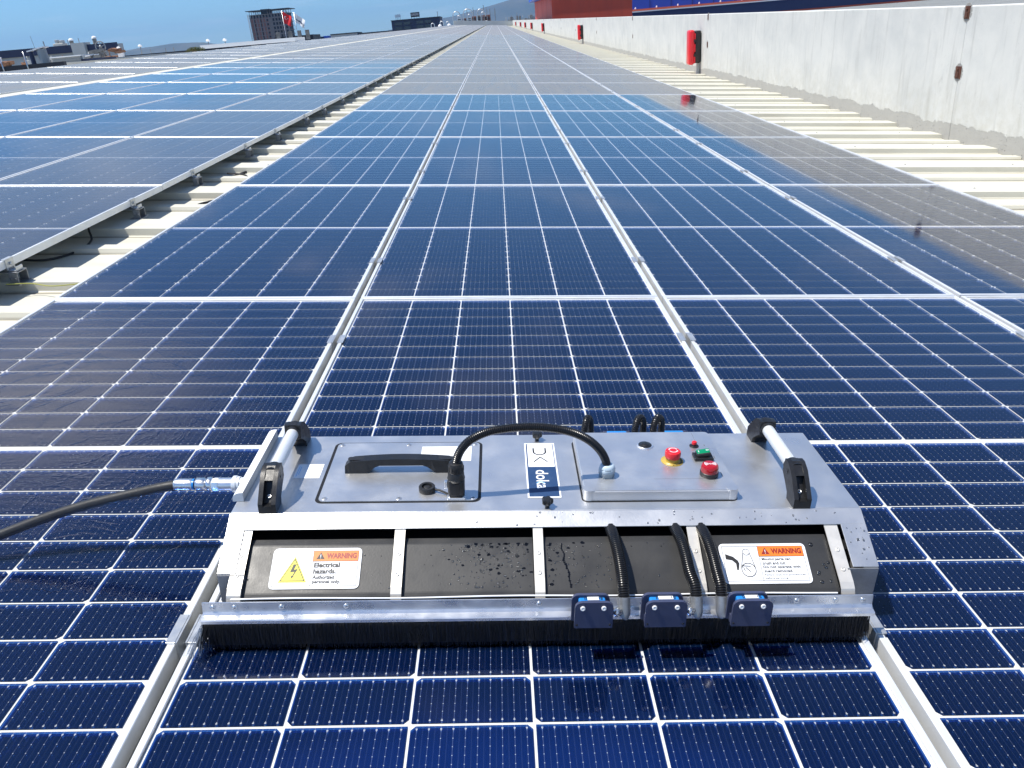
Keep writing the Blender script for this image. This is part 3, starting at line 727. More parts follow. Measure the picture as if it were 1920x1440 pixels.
# its carrying handle
bm = NB(); xa, xb, hy = -.342, -.128, -1.527
def hsec(x, z0, z1, w0, w1): return [Vector((x, hy - w0, z0)), Vector((x, hy + w0, z0)), Vector((x, hy + w1, z1)), Vector((x, hy - w1, z1))]
secs = []; N = 26
for k in range(N + 1):
    t = k / N; x = xa + (xb - xa) * t; arch = math.sin(PI * min(1, max(0, (t - .20) / .60)))
    top = PZ + .0250 + .006 * math.sin(PI * t); end = min(1, min(t, 1 - t) / .06)
    top = PZ + .0155 + (top - PZ - .0155) * math.sqrt(end) if end < 1 else top
    zl = PZ + .0025 if not (.20 < t < .80) else PZ + .0025 + .0150 * min(1, arch * 2.2)
    secs.append(hsec(x, zl, top, .0135 if not (.2 < t < .8) else .0115, .0105 - (.002 * (1 - end))))
ring_surface(bm, secs, True)
ch = rp('carry_handle', bm, 'plastic', cover)
for f in ch.data.polygons: f.use_smooth = False
bm = NB()
for x0, x1 in ((xa + .006, xa + .042), (xb - .042, xb - .006)):
    poly(bm, rrect(x0, x1, hy - .0065, hy + .0055, .005), PZ + .0268, .0012)
rp('grip_inset', bm, 'rubber', ch)
# labels on the plate
bm = NB(); poly(bm, [(-.2035, -1.4385), (-.1035, -1.4385), (-.1035, -1.4960), (-.2035, -1.4960)], PZ + .0024); rl = rp('rating_label', bm, 'white', cover)
bm = NB()
for k, w in enumerate((.055, .05, .06, .03, .055, .04)): bx(bm, -.200, -.200 + w, -1.4470 - k * .0078, -1.4485 - k * .0078, PZ + .0025, PZ + .0026)
rp('fine_print', bm, 'paleprint', cover)
bm = NB(); poly(bm, [(-.4385, -1.5010), (-.3885, -1.5010), (-.3885, -1.5525), (-.4385, -1.5525)], PZ + .0003); rp('white_sticker', bm, 'white')
bm = NB()
for xx, ya, yb_ in ((-.4340, -1.508, -1.546), (-.4305, -1.51, -1.540)): bx(bm, xx - .0006, xx + .0006, ya, yb_, PZ + .0004, PZ + .0005)
rp('sticker_print', bm, 'lightblue')
# connector, cap and the big conduit
CX, CY = -.126, -1.620
bm = NB(); bx(bm, CX - .0165, CX + .0165, CY - .0145, CY + .0145, PZ + .002, PZ + .0055, .001); cb = rp('connector_base', bm, 'polished')
bm = NB()
for sx in (-.0125, .0125): lathe(bm, ((.0022, .0052), (.002, .0066)), (CX + sx, CY - .0105, PZ), n=8)
rp('screw', bm, 'chrome', cb)
bm = NB(); bx(bm, CX - .0150, CX + .0150, CY - .0120, CY + .0120, PZ + .0056, PZ + .040, .0045, seg=3)
lathe(bm, ((.0140, .036), (.0162, .041), (.0150, .0445), (.0145, .052), (.0135, .0535), (.0138, .055), (.0138, .066), (.0122, .0715), (.0085, .0730)), (CX, CY, PZ), n=20)
for k in range(12):
    a = 2 * PI * k / 12; box(bm, Vector((CX + .0138 * math.cos(a), CY + .0138 * math.sin(a), PZ + .0605)), (.0016, .0016, .010), Matrix.Rotation(a, 3, 'Z'))
cn = rp('connector', bm, 'plastic', None, True)
bm = NB(); poly(bm, rrect(CX - .001, CX + .0055, -.0, .024, .002), 0, .0006)
for v in bm.verts: v.co = Vector((v.co.x, CY - .0126 - v.co.z, PZ + .010 + v.co.y))
rp('inset', bm, 'dark_gap', cn)
bm = NB(); bx(bm, CX - .0215, CX - .0155, CY - .004, CY + .004, PZ + .020, PZ + .034, .001); rp('latch', bm, 'chrome', cn)
bm = NB(); lathe(bm, ((.0145, 0), (.0150, .002), (.0150, .009), (.0140, .0105), (.0095, .0105), (.0085, .0050)), (-.181, -1.603, PZ + .0023), n=24); lathe(bm, ((.0060, .002), (.0060, .0085), (.0050, .009)), (-.181, -1.603, PZ + .0023), n=16)
tube(bm, [(-.168, -1.606, PZ + .007), (-.158, -1.611, PZ + .0085), (-.147, -1.616, PZ + .006), (-.141, -1.619, PZ + .0045)], .0022, 8)
rp('rubber_cap', bm, 'rubber', None, True)
def spline(pts, per=10):
    P = [Vector(p) for p in pts]; out = []
    for i in range(len(P) - 1):
        a, b, c, d = P[max(i - 1, 0)], P[i], P[i + 1], P[min(i + 2, len(P) - 1)]
        for k in range(per):
            t = k / per; out.append(.5 * ((2 * b) + (c - a) * t + (2 * a - 5 * b + 4 * c - d) * t * t + (3 * b - a - 3 * c + d) * t ** 3))
    out.append(P[-1]); return out
def conduit(bm, pts, r, pitch=.0034, n=12, depth=.14):
    P = spline(pts, 24); L = [0]
    for a, b in zip(P[:-1], P[1:]): L.append(L[-1] + (b - a).length)
    cnt = max(4, int(L[-1] / pitch)); path, rad = [], []
    for i in range(cnt * 3 + 1):
        s = L[-1] * i / (cnt * 3); j = min(max(int(np.searchsorted(L, s)) - 1, 0), len(P) - 2)
        t = (s - L[j]) / max(1e-9, L[j + 1] - L[j]); path.append(P[j].lerp(P[j + 1], t)); rad.append(r * (1 if i % 3 != 0 else 1 - depth))
    tube(bm, path, rad, n)
bm = NB(); conduit(bm, [(CX, CY, PZ + .068), (-.1215, -1.619, .240), (-.113, -1.6185, .256), (-.098, -1.617, .271), (-.070, -1.613, .2835), (-.035, -1.609, .2885), (.005, -1.604, .2885), (.045, -1.599, .2830), (.082, -1.595, .2720), (.112, -1.591, .2545), (.134, -1.588, .2320), (.146, -1.587, .210), (.150, -1.587, .190)], .0080)
rp('power_conduit', bm, 'conduit', None, True)
# emblem plate
LX0, LX1, LY0, LY1 = .0030, .0640, -1.6275, -1.4255
bm = NB(); poly(bm, [(LX0, LY0), (LX1, LY0), (LX1, LY1), (LX0, LY1)], PZ + .0003, .0005); lg = rp('logo_plate', bm, 'white')
bm = NB(); poly(bm, [(LX0 + .003, LY0 + .004), (LX1 - .003, LY0 + .004), (LX1 - .003, LY1 - .0035), (LX0 + .003, LY1 - .0035)], PZ + .0010); rp('logo_field', bm, 'navyprint', lg)
bm = NB(); poly(bm, [(LX0 + .0055, LY0 + .108), (LX1 - .0045, LY0 + .108), (LX1 - .0045, LY1 - .0055), (LX0 + .0055, LY1 - .0055)], PZ + .0012); rp('logo_white', bm, 'white', lg)
bm = NB(); mx = (LX0 + LX1) / 2 - .001
pts = [(mx - .0120, LY1 - .022)] + [(mx + .0120 * math.cos(math.radians(a)), LY1 - .036 + .0115 * math.sin(math.radians(a))) for a in range(180, 361, 15)] + [(mx + .0120, LY1 - .022)]
strokes(bm, pts, .0032, PZ + .0014); strokes(bm, [(mx - .0125, LY1 - .0745), (mx + .0005, LY1 - .0570), (mx + .0135, LY1 - .0745)], .0026, PZ + .0014)
rp('logo_mark', bm, 'ink', lg)
wd = link('logo_word', text_mesh('doka', 'white', .066, .0240, .012), lg); wd.rotation_euler = (0, 0, -PI / 2); wd.location = Vector((mx - .0115, LY1 - .1065, PZ + .0014)) - RO
bm = NB(); strokes(bm, [(mx - .0110, LY1 - .1535), (mx - .0035, LY1 - .1475), (mx + .0035, LY1 - .1535)], .0020, PZ + .0016); rp('logo_accent', bm, 'lightblue', lg)
# star knobs
for kx, ky in ((.030, -1.4115), (.036, -1.6565)):
    bm = NB(); n = 40
    ring = lambda r, h, w: [Vector((kx + (r + w * math.cos(5 * 2 * PI * k / n)) * math.cos(2 * PI * k / n), ky + (r + w * math.cos(5 * 2 * PI * k / n)) * math.sin(2 * PI * k / n), PZ + h)) for k in range(n)]
    ring_surface(bm, [ring(.0042, .0004, 0), ring(.0042, .0060, 0), ring(.0085, .0080, .0012), ring(.0092, .0100, .0016), ring(.0092, .0160, .0016), ring(.0080, .0182, .0012), ring(.0030, .0188, 0)])
    rp('star_knob', bm, 'plastic', None, True)
# side handles
def foot(bm, x, front=True):
    pr = [(-1.6690, PZ), (-1.6690, PZ + .019), (-1.6480, PZ + .044), (-1.6300, PZ + .0620), (-1.6120, PZ + .0660), (-1.6020, PZ + .0640), (-1.5990, PZ + .0370), (-1.6150, PZ + .0260), (-1.6320, PZ + .0120), (-1.6350, PZ)]
    inn = [(-1.6600, PZ + .0110), (-1.6600, PZ + .0120), (-1.6450, PZ + .0260), (-1.6330, PZ + .0480), (-1.6120, PZ + .0640), (-1.6020, PZ + .0620), (-1.5990, PZ + .0370), (-1.6150, PZ + .0260), (-1.6320, PZ + .0120), (-1.6350, PZ)]
    sgn = 1
    if not front:
        pr = [(-1.6690 - y - 1.3820 + 0.0, z) for y, z in pr]; pr = [(-(y) - 3.0510 + 0.0, z) for y, z in [(-3.0510 - p[0], p[1]) for p in pr]]
    return pr
def mirror(pr, c): return [(2 * c - y, z) for y, z in pr]
base_pr = [(-1.6690, PZ), (-1.6690, PZ + .019), (-1.6480, PZ + .042), (-1.6330, PZ + .0570), (-1.6150, PZ + .0650), (-1.6020, PZ + .0640), (-1.5990, PZ + .0370), (-1.6150, PZ + .0260), (-1.6320, PZ + .0120), (-1.6350, PZ)]
inner_pr = [(-1.6580, PZ), (-1.6580, PZ + .0140), (-1.6400, PZ + .0300), (-1.6290, PZ + .0500), (-1.6150, PZ + .0620), (-1.6020, PZ + .0620), (-1.5990, PZ + .0370), (-1.6150, PZ + .0260), (-1.6320, PZ + .0120), (-1.6350, PZ)]
low_pr = [(-1.6690, PZ), (-1.6690, PZ + .0150), (-1.6560, PZ + .0150), (-1.6560, PZ)]
top_pr = [(-1.6400, PZ + .0500), (-1.6150, PZ + .0655), (-1.6020, PZ + .0645), (-1.6020, PZ + .045), (-1.63, PZ + .042)]
HC = -1.5310
for hx, lab in ((-.4540, 'left'), (.4870, 'right')):
    h = link('side_handle', None, rob); h.location = (0, 0, 0)
    for front in (True, False):
        f = (lambda p: p) if front else (lambda p: mirror(p, HC))
        bm = NB()
        for xa_, xb_ in ((-.0155, -.0075), (.0075, .0155)): prism_x(bm, f(base_pr), hx + xa_, hx + xb_)
        prism_x(bm, f(inner_pr), hx - .0076, hx + .0076); prism_x(bm, f(low_pr), hx - .0076, hx + .0076); prism_x(bm, f(top_pr), hx - .0076, hx + .0076)
        yc = -1.6120 if front else 2 * HC + 1.6120
        tube(bm, [(hx, yc + (-.010 if front else .010), PZ + .0480), (hx, yc + (.016 if front else -.016), PZ + .0480)], [.0165, .0150], 20)
        bmesh.ops.bevel(bm, geom=[e for e in bm.edges if len(e.link_faces) == 2 and e.calc_face_angle(0) > .9 and e.calc_length() > .006], offset=.0018, segments=3, affect='EDGES')
        rp('bracket', bm, 'plastic', h, True)
        bm = NB(); lathe(bm, ((.0042, 0), (.0042, .0028), (.002, .0028), (.002, .001)), (hx, (-1.6480 if front else 2 * HC + 1.6480), PZ + .0215), (0, -.5 if front else .5, 1), 12); rp('bolt', bm, 'chrome', h)
    bm = NB(); tube(bm, [(hx, -1.605, PZ + .0480), (hx, 2 * HC + 1.605, PZ + .0480)], .0118, 28); rp('grip', bm, 'alu_grip' if False else 'frame', h, True)
# rounded strip on the left edge and coupling boss
bm = NB(); qr = [(-.5265, 0), (-.5265, .006)] + [(-.5265 + .0165 * (1 - math.cos(math.radians(a))), .006 + .0120 * math.sin(math.radians(a))) for a in (15, 30, 45, 60, 75, 90)] + [(-.5070, .018), (-.5070, 0)]
a = [bm.verts.new((x, -1.6300, PZ + .0004 + z)) for x, z in qr]; b = [bm.verts.new((x, -1.3900, PZ + .0004 + z)) for x, z in qr]
for i in range(len(qr)): bm.faces.new((a[i], a[(i + 1) % len(qr)], b[(i + 1) % len(qr)], b[i]))
bm.faces.new(a[::-1]); bm.faces.new(b); rp('edge_strip', bm, 'backsheet')
# control box
bx0, bx1, by0, by1 = .1030, .3810, -1.6400, -1.4180
bm = NB(); poly(bm, rrect(bx0 - .003, bx1 + .002, by0 - .003, by1 + .001, .012), PZ + .0002); rp('box_shadow_line', bm, 'dark_gap')  # dark outline painted in as the shadow line round the box
bm = NB(); poly(bm, rrect(bx0, bx1, by0, by1, .011, 6), PZ + .0010, .0205)
ed = [e for e in bm.edges if all(abs(v.co.z - (PZ + .0215)) < 1e-6 for v in e.verts)]
bmesh.ops.bevel(bm, geom=ed, offset=.0022, segments=3, affect='EDGES'); cbx = rp('control_box', bm, 'hull')
BZ = PZ + .0215
for cx_, sx in ((bx0, 1), (bx1, -1)):
    bm = NB(); xa_ = cx_ - .0008 * sx; pts = rrect(min(xa_, cx_ + .021 * sx), max(xa_, cx_ + .021 * sx), by0 - .0008, by0 + .020, .009, 6); poly(bm, pts, PZ + .0012, .0209)
    rp('corner_cap', bm, 'hull', cbx)
bm = NB(); bx(bm, .345, .3455, -1.618, -1.425, BZ + .0001, BZ + .0002); bx(bm, .235, .345, -1.6005, -1.6000, BZ + .0001, BZ + .0002); rp('scribed_line', bm, 'steel', cbx)
# cable gland
gx, gy = .150, -1.587
bm = NB(); lathe(bm, ((.0145, 0), (.0145, .0050), (.0150, .0055)), (gx, gy, BZ), n=6); lathe(bm, ((.0155, .0060), (.0155, .0165), (.0150, .0170), (.0140, .0200), (.0115, .0235), (.0088, .0240)), (gx, gy, BZ), n=6)
lathe(bm, ((.0143, .0165), (.0143, .0185), (.0125, .0230), (.0092, .0250)), (gx, gy, BZ), n=24)
rp('cable_gland', bm, 'gland', cbx)
# empty round socket
bm = NB(); lathe(bm, ((.0160, 0), (.0160, .0016), (.0148, .0024), (.0134, .0022)), (.241, -1.476, BZ), n=28); sk = rp('round_socket', bm, 'polished', cbx, True)
bm = NB(); lathe(bm, ((.0132, .0024), (.0128, .0028)), (.241, -1.476, BZ), n=24); lathe(bm, ((.0078, .0029), (.0074, .0033)), (.2405, -1.477, BZ), n=6, mi=1); rp('insert', bm, ('plastic', 'dark_gap'), cbx)
# emergency stop
ex, ey = .2825, -1.5360
bm = NB(); lathe(bm, ((.0212, 0), (.0212, .0009)), (ex, ey, BZ), n=36); es = rp('stop_legend', bm, 'yellowpl', cbx)
bm = NB()
for k in range(26):
    a = math.radians(-95 + k * 7.4); box(bm, Vector((ex + .0178 * math.cos(a), ey + .0178 * math.sin(a), BZ + .0010)), (.0038, .0009 if k % 3 else .0016, .0002), Matrix.Rotation(a, 3, 'Z'))
rp('legend_print', bm, 'ink', cbx)
bm = NB(); lathe(bm, ((.0125, .0009), (.0122, .0080), (.0112, .0085)), (ex, ey, BZ), n=28); rp('stop_collar', bm, 'yellowpl', cbx, True)
bm = NB(); lathe(bm, ((.0120, .0085), (.0142, .0090), (.0150, .0120), (.0150, .0190), (.0142, .0218), (.0120, .0232), (.0050, .0236)), (ex, ey, BZ), n=32); rp('emergency_button', bm, 'red', cbx, True)
bm = NB(); arcband(bm, ex, ey, .0078, .0016, 20, 150, BZ + .0239); arcband(bm, ex, ey, .0078, .0016, 200, 330, BZ + .0239)
for a in (150, 330):
    c, s = math.cos(math.radians(a)), math.sin(math.radians(a)); px_, py_ = ex + .0078 * c, ey + .0078 * s
    poly(bm, [(px_ + .0022 * c, py_ + .0022 * s), (px_ - .0022 * c, py_ - .0022 * s), (px_ - .003 * s, py_ + .003 * c)], BZ + .0239)
rp('arrow_print', bm, 'white', cbx)
# small red push button
bm = NB(); lathe(bm, ((.0092, 0), (.0092, .0012), (.0075, .0022), (.0045, .0026), (.0040, .0055)), (.338, -1.4790, BZ), n=20); rp('button_collar', bm, 'plastic', cbx, True)
bm = NB(); lathe(bm, ((.0050, .0050), (.0052, .0075), (.0046, .0100), (.0025, .0112)), (.338, -1.4790, BZ), n=20); rp('push_button', bm, 'red', cbx, True)
# rocker switch
kx, ky = .3435, -1.5270
bm = NB(); bx(bm, kx - .0185, kx + .0185, ky - .0125, ky + .0135, BZ + .0002, BZ + .0065, .0018); rp('switch_bezel', bm, 'plastic', cbx)
R = Matrix.Rotation(math.radians(-9), 3, 'Y'); bm = NB(); box(bm, Vector((kx, ky + .001, BZ + .0105)), (.0270, .0190, .0085), R, .003, 3); rp('switch_boot', bm, 'plastic', cbx)
bm = NB(); box(bm, Vector((kx, ky + .002, BZ + .0128)), (.0250, .0165, .0055), R, .0022, 3); rp('rocker', bm, 'green', cbx, True)
def onrock(u, v, h=.0157): return Vector((kx, ky + .002, BZ + .0128)) + R @ Vector((u, v, h - .0128))
bm = NB(); strokes(bm, [(-.0085, -.0030), (-.0085, .0030)], .0011, 0); arcband(bm, .0080, .0010, .0022, .0009, 0, 360, 0, 18)
for v in bm.verts: v.co = onrock(v.co.x, v.co.y)
rp('switch_marks', bm, 'white', cbx)
# red sounder lamp
lx, ly = .3400, -1.5880
bm = NB(); lathe(bm, ((.0165, 0), (.0170, .0015), (.0170, .0085), (.0160, .0092)), (lx, ly, BZ), n=32); rp('lamp_base', bm, 'plastic', cbx, True)
bm = NB(); lathe(bm, ((.0160, .0092), (.0160, .0180), (.0150, .0212), (.0128, .0232), (.0060, .0240)), (lx, ly, BZ), n=32); rp('warning_lamp', bm, 'lamp', cbx, True)
bm = NB()
arcband(bm, lx, ly, .0018, .0009, 0, 360, BZ + .0242, 14)
for r_i in (.0042, .0062, .0082, .0102):
    arcband(bm, lx, ly, r_i, .0010, -34, 34, BZ + .0242, 8); arcband(bm, lx, ly, r_i, .0010, 146, 214, BZ + .0242, 8)
rp('lamp_print', bm, 'white', cbx)
bm = NB()
for xx, ya, L in ((.3645, -1.578, .016), (.367, -1.518, .010), (.359, -1.474, .005)): bx(bm, xx - .0009, xx + .0009, ya - L, ya, BZ + .0001, BZ + .0002)
rp('caption_print', bm, 'steel', cbx)

# proximity sensors on the front bar with their conduits
def sensor(x0, x1, yf, zlo, right):
    s = link('proximity_sensor', None, rob)
    w = (x1 - x0)
    def plate(x0, x1, y, th, z0, z1, m):
        bm = NB(); r = .011; pts = [(x0, z0 + .001), (x0 + .001, z0), (x1 - .001, z0), (x1, z0 + .001)] + [(x1 - r + r * math.cos(math.radians(a)), z1 - r + r * math.sin(math.radians(a))) for a in (0, 22, 45, 68, 90)] + [(x0 + r + r * math.cos(math.radians(a)), z1 - r + r * math.sin(math.radians(a))) for a in (90, 112, 135, 158, 180)]
        a = [bm.verts.new((x, y, z)) for x, z in pts]; b = [bm.verts.new((x, y + th, z)) for x, z in pts]; n = len(pts)
        for i in range(n): bm.faces.new((a[i], a[(i + 1) % n], b[(i + 1) % n], b[i]))
        bm.faces.new(a); bm.faces.new(b[::-1])
        bmesh.ops.bevel(bm, geom=[e for e in bm.edges if e.calc_face_angle(0) > 1.2], offset=.0006, segments=1, affect='EDGES'); return bm
    rp('front_plate', plate(x0, x1, yf, .0050, zlo, zlo + .0505, 'navy'), 'navy', s)
    rp('back_plate', plate(x0 - .004, x1 - .004, yf + .0155, .0050, zlo + .002, zlo + .0530, 'navy'), 'navy', s)
    bm = NB(); bx(bm, x0 + .001, x1 - .004, yf + .0052, yf + .0153, zlo + .001, zlo + .014); rp('spacer', bm, 'navy', s)
    bm = NB(); bx(bm, x0 + .006, x1 - .012, yf + .0056, yf + .0150, zlo + .0345, zlo + .0500, .003, seg=3); rp('sensor_body', bm, 'blue', s)
    bm = NB(); bx(bm, x0 + .020, x1 - .022, yf + .0065, yf + .0140, zlo + .0501, zlo + .0507); rp('sensor_label', bm, 'white', s)
    bm = NB()
    for k, u in enumerate((.25, .29, .62, .67, .70)): bx(bm, x0 + w * u, x0 + w * (u + .02), yf + .0072, yf + .0130, zlo + .0508, zlo + .0509)
    rp('label_print', bm, 'ink', s)
    bm = NB()
    for u in (.20, .745):
        lathe(bm, ((.0040, 0), (.0040, .0022), (.0018, .0026), (.0016, .0016)), (x0 + w * u, yf, zlo + .0400), (0, -1, .15), 14)
    rp('bolt', bm, 'whitecap', s)
    bm = NB()
    for u in (.06, .93): lathe(bm, ((.0020, 0), (.0020, .0004)), (x0 + w * u, yf - .0001, zlo + .0065), (0, -1, 0), 10)
    rp('hole', bm, 'dark_gap', s)
    bm = NB(); lathe(bm, ((.0021, 0), (.0021, .001)), (x0 + .003, yf + .002, zlo + .0070), (0, -1, 0), 8); bm.free()
    return s
for (x0, x1, ex_, tx, pts) in ((.0680, .1285, .1515, .145, None), (.1795, .2450, .2690, .258, None), (.3170, .3800, .3110, .303, None)):
    s = sensor(x0, x1, -1.8620, .0640, False)
    bm = NB(); conduit(bm, [(tx - .002, -1.655, .128), (tx, -1.690, .1330), (tx + .002, -1.722, .1350), (tx + .005, -1.755, .1250), (tx + .0065, -1.785, .1120), (ex_, -1.808, .1010), (ex_, -1.8230, .0880)], .0100, .0036, 14)
    rp('sensor_conduit', bm, 'conduit', s, True)
    bm = NB(); tube(bm, spline([(ex_, -1.8220, .0920), (ex_, -1.8290, .0790), (ex_, -1.8330, .0690), (ex_ + (-.004 if x0 < ex_ else .004), -1.8345, .0630)], 4), [.0102] * 10 + [.0108, .0100, .0085], 16)
    sg = -1 if x0 < ex_ else 1
    rp('elbow_fitting', bm, 'steel', s, True)
    bm = NB(); lathe(bm, ((.0055, .006), (.0055, .0110), (.0072, .0115), (.0072, .0165), (.0050, .0170), (.0050, .0210)), (ex_, -1.8400, .0760), (sg, 0, .05), 8); rp('nipple', bm, 'chrome', s)
# rear sensors and hose loops, mostly behind the plate
for (xa_, xb_, sx0) in ((.1320, .1500, .080), (.2400, .2640, .180), (.2790, .3040, .292)):
    bm = NB(); conduit(bm, [(xa_, -1.3850, .110), (xa_, -1.372, .150), (xa_ + .004, -1.362, .168), ((xa_ + xb_) / 2, -1.350, .1745), (xb_ - .003, -1.342, .164), (xb_, -1.338, .140), (xb_, -1.333, .085)], .0078, .0036, 12)
    rp('rear_conduit', bm, 'conduit', None, True)
bm = NB(); bx(bm, -.533, .567, -1.352, -1.340, .060, .078, .001); bx(bm, -.50, .54, -1.389, -1.340, .055, .060); rp('rear_bar', bm, 'polished')
bm = NB(); bx(bm, -.53, .555, -1.362, -1.338, .003, .0595, .003); rp('rear_brush', bm, 'bristle')
for sx0 in (.080, .180, .3050):
    bm = NB(); bx(bm, sx0, sx0 + .060, -1.335, -1.330, .070, .1255, .002); bx(bm, sx0, sx0 + .060, -1.318, -1.313, .070, .1235, .002); r1 = rp('rear_sensor_plate', bm, 'navy')
    bm = NB(); bx(bm, sx0 + .008, sx0 + .052, -1.3295, -1.3185, .100, .1265, .003); rp('rear_sensor', bm, 'blue')

# warning signs
def sign(cx, second=False):
    Rm_ = Matrix((Vector((1, 0, 0)), -sv, sn)).transposed()
    facet = (Vector((cx, -1.7865, .0770)) - Vector((cx, -1.713, .1190))).normalized(); nn = Vector((1, 0, 0)).cross(-facet).normalized()
    if nn.z < 0: nn = -nn
    Rm_ = Matrix((Vector((1, 0, 0)), -facet, nn)).transposed()
    e_org = (Vector((cx, -1.7865, .0770)) + Vector((cx, -1.713, .1190))) / 2 + nn * .0010 - facet * .0005
    W, H = .150, .0720
    bm = NB(); poly(bm, rrect(-W / 2, W / 2, -H / 2, H / 2, .008), 0, .0006); sgn = obj('warning_sign', bm, 'white', rob)
    sgn.matrix_local = Matrix.Translation(e_org - RO) @ Rm_.to_4x4()
    def X(u): return -W / 2 + u * W
    def Y(v): return H / 2 - v * H
    def sub(name, bm, m): return obj(name, bm, m, sgn)
    z1 = .0009; D = .455 if not second else .445
    bm = NB()
    for a_, b_ in (((.035, .07), (.965, .07)), ((.035, .93), (.965, .93)), ((.035, .07), (.035, .93)), ((.965, .07), (.965, .93)), ((D, .07), (D, .93))):
        strokes(bm, [(X(a_[0]), Y(a_[1])), (X(b_[0]), Y(b_[1]))], .0007, z1)
    sub('sign_border', bm, 'ink')
    bm = NB(); poly(bm, [(X(D) + .0004, Y(.07) - .0004), (X(.965) - .0004, Y(.07) - .0004), (X(.965) - .0004, Y(.325)), (X(D) + .0004, Y(.325))], z1); sub('orange_band', bm, 'orange')
    bm = NB(); strokes(bm, [(X(D), Y(.328)), (X(.965), Y(.328))], .0008, z1 + .0001); sub('band_line', bm, 'ink')
    bm = NB(); t0 = D + .035; poly(bm, [(X(t0), Y(.275)), (X(t0 + .095), Y(.275)), (X(t0 + .0475), Y(.105))], z1 + .0002); sub('alert_triangle', bm, 'redprint' if second else 'ink')
    bm = NB(); strokes(bm, [(X(t0 + .0475), Y(.165)), (X(t0 + .0475), Y(.22))], .0011, z1 + .0003); strokes(bm, [(X(t0 + .0475), Y(.245)), (X(t0 + .0475), Y(.252))], .0011, z1 + .0003); sub('alert_mark', bm, 'white')
    def txt(s, u0, u1, v0, v1, m='ink', b=.0): 
        o = link('sign_text', text_mesh(s, m, X(u1) - X(u0), Y(v0) - Y(v1), b), sgn); o.location = (X(u0), Y(v1), z1 + .0002)
    txt('WARNING', D + .15, .945, .125, .265, 'redprint', .045)
    if not second:
        bm = NB(); poly(bm, [(X(.095), Y(.845)), (X(.415), Y(.845)), (X(.255), Y(.205))], z1); sub('yellow_edge', bm, 'yellow')
        bm = NB(); poly(bm, [(X(.115), Y(.815)), (X(.395), Y(.815)), (X(.255), Y(.250))], z1 + .0001); sub('triangle_line', bm, 'ink')
        bm = NB(); poly(bm, [(X(.132), Y(.793)), (X(.378), Y(.793)), (X(.255), Y(.297))], z1 + .0002); sub('yellow_triangle', bm, 'yellow')
        bm = NB(); poly(bm, [(X(.245), Y(.40)), (X(.280), Y(.40)), (X(.258), Y(.53)), (X(.216), Y(.60))], z1 + .0004)
        poly(bm, [(X(.216), Y(.60)), (X(.250), Y(.535)), (X(.300), Y(.515)), (X(.262), Y(.585))], z1 + .0004)
        poly(bm, [(X(.300), Y(.515)), (X(.278), Y(.52)), (X(.244), Y(.70)), (X(.256), Y(.70))], z1 + .00042)
        poly(bm, [(X(.235), Y(.675)), (X(.268), Y(.69)), (X(.238), Y(.76))], z1 + .00044)
        sub('lightning_bolt', bm, 'ink')
        txt('Electrical', .475, .765, .36, .485, b=.035); txt('hazards.', .475, .730, .515, .635, b=.035); txt('Authorized', .475, .715, .670, .765, b=.028); txt('personel only.', .475, .790, .785, .895, b=.028)
    else:
        bm = NB(); arcband(bm, X(.305), Y(.215), .0056, .0009, 0, 360, z1 + .0002, 24); arcband(bm, X(.300), Y(.66), .0120, .0012, 0, 360, z1 + .0002, 32)
        strokes(bm, [(X(.305) - .0055, Y(.235)), (X(.300) - .0118, Y(.60))], .0011, z1 + .0001); strokes(bm, [(X(.305) + .0055, Y(.235)), (X(.300) + .0118, Y(.60))], .0011, z1 + .0001)
        sub('belt_drawing', bm, 'ink')
        bm = NB(); poly(bm, [(X(.06), Y(.26)), (X(.145), Y(.33)), (X(.195), Y(.43)), (X(.165), Y(.50)), (X(.130), Y(.42)), (X(.06), Y(.39))], z1 + .0002)
        poly(bm, [(X(.195), Y(.43)), (X(.205), Y(.50)), (X(.185), Y(.66)), (X(.165), Y(.66)), (X(.168), Y(.48))], z1 + .00022)
        strokes(bm, [(X(.245), Y(.56)), (X(.325), Y(.57))], .0013, z1 + .0002); strokes(bm, [(X(.245), Y(.60)), (X(.255), Y(.68))], .0013, z1 + .0002); strokes(bm, [(X(.270), Y(.60)), (X(.315), Y(.70))], .0013, z1 + .0002)
        sub('hand_drawing', bm, 'ink')
        for s, u1, v0, v1, b in (('Moving parts can', .80, .365, .445, .02), ('crush and cut.', .735, .460, .535, .02), ('Do not operate with', .895, .560, .640, .02), ('guard removed.', .800, .660, .745, .02), ('Follow lock-out procedures', .930, .765, .820, 0), ('before servicing.', .730, .845, .900, 0)):
            txt(s, D + .025, u1, v0, v1, 'ink', b)
    return sgn
sign(-.359).__setitem__('label', 'white electrical hazard sign with a yellow triangle'); sign(.4035, True).__setitem__('label', 'white moving parts sign with a hand and belt drawing')
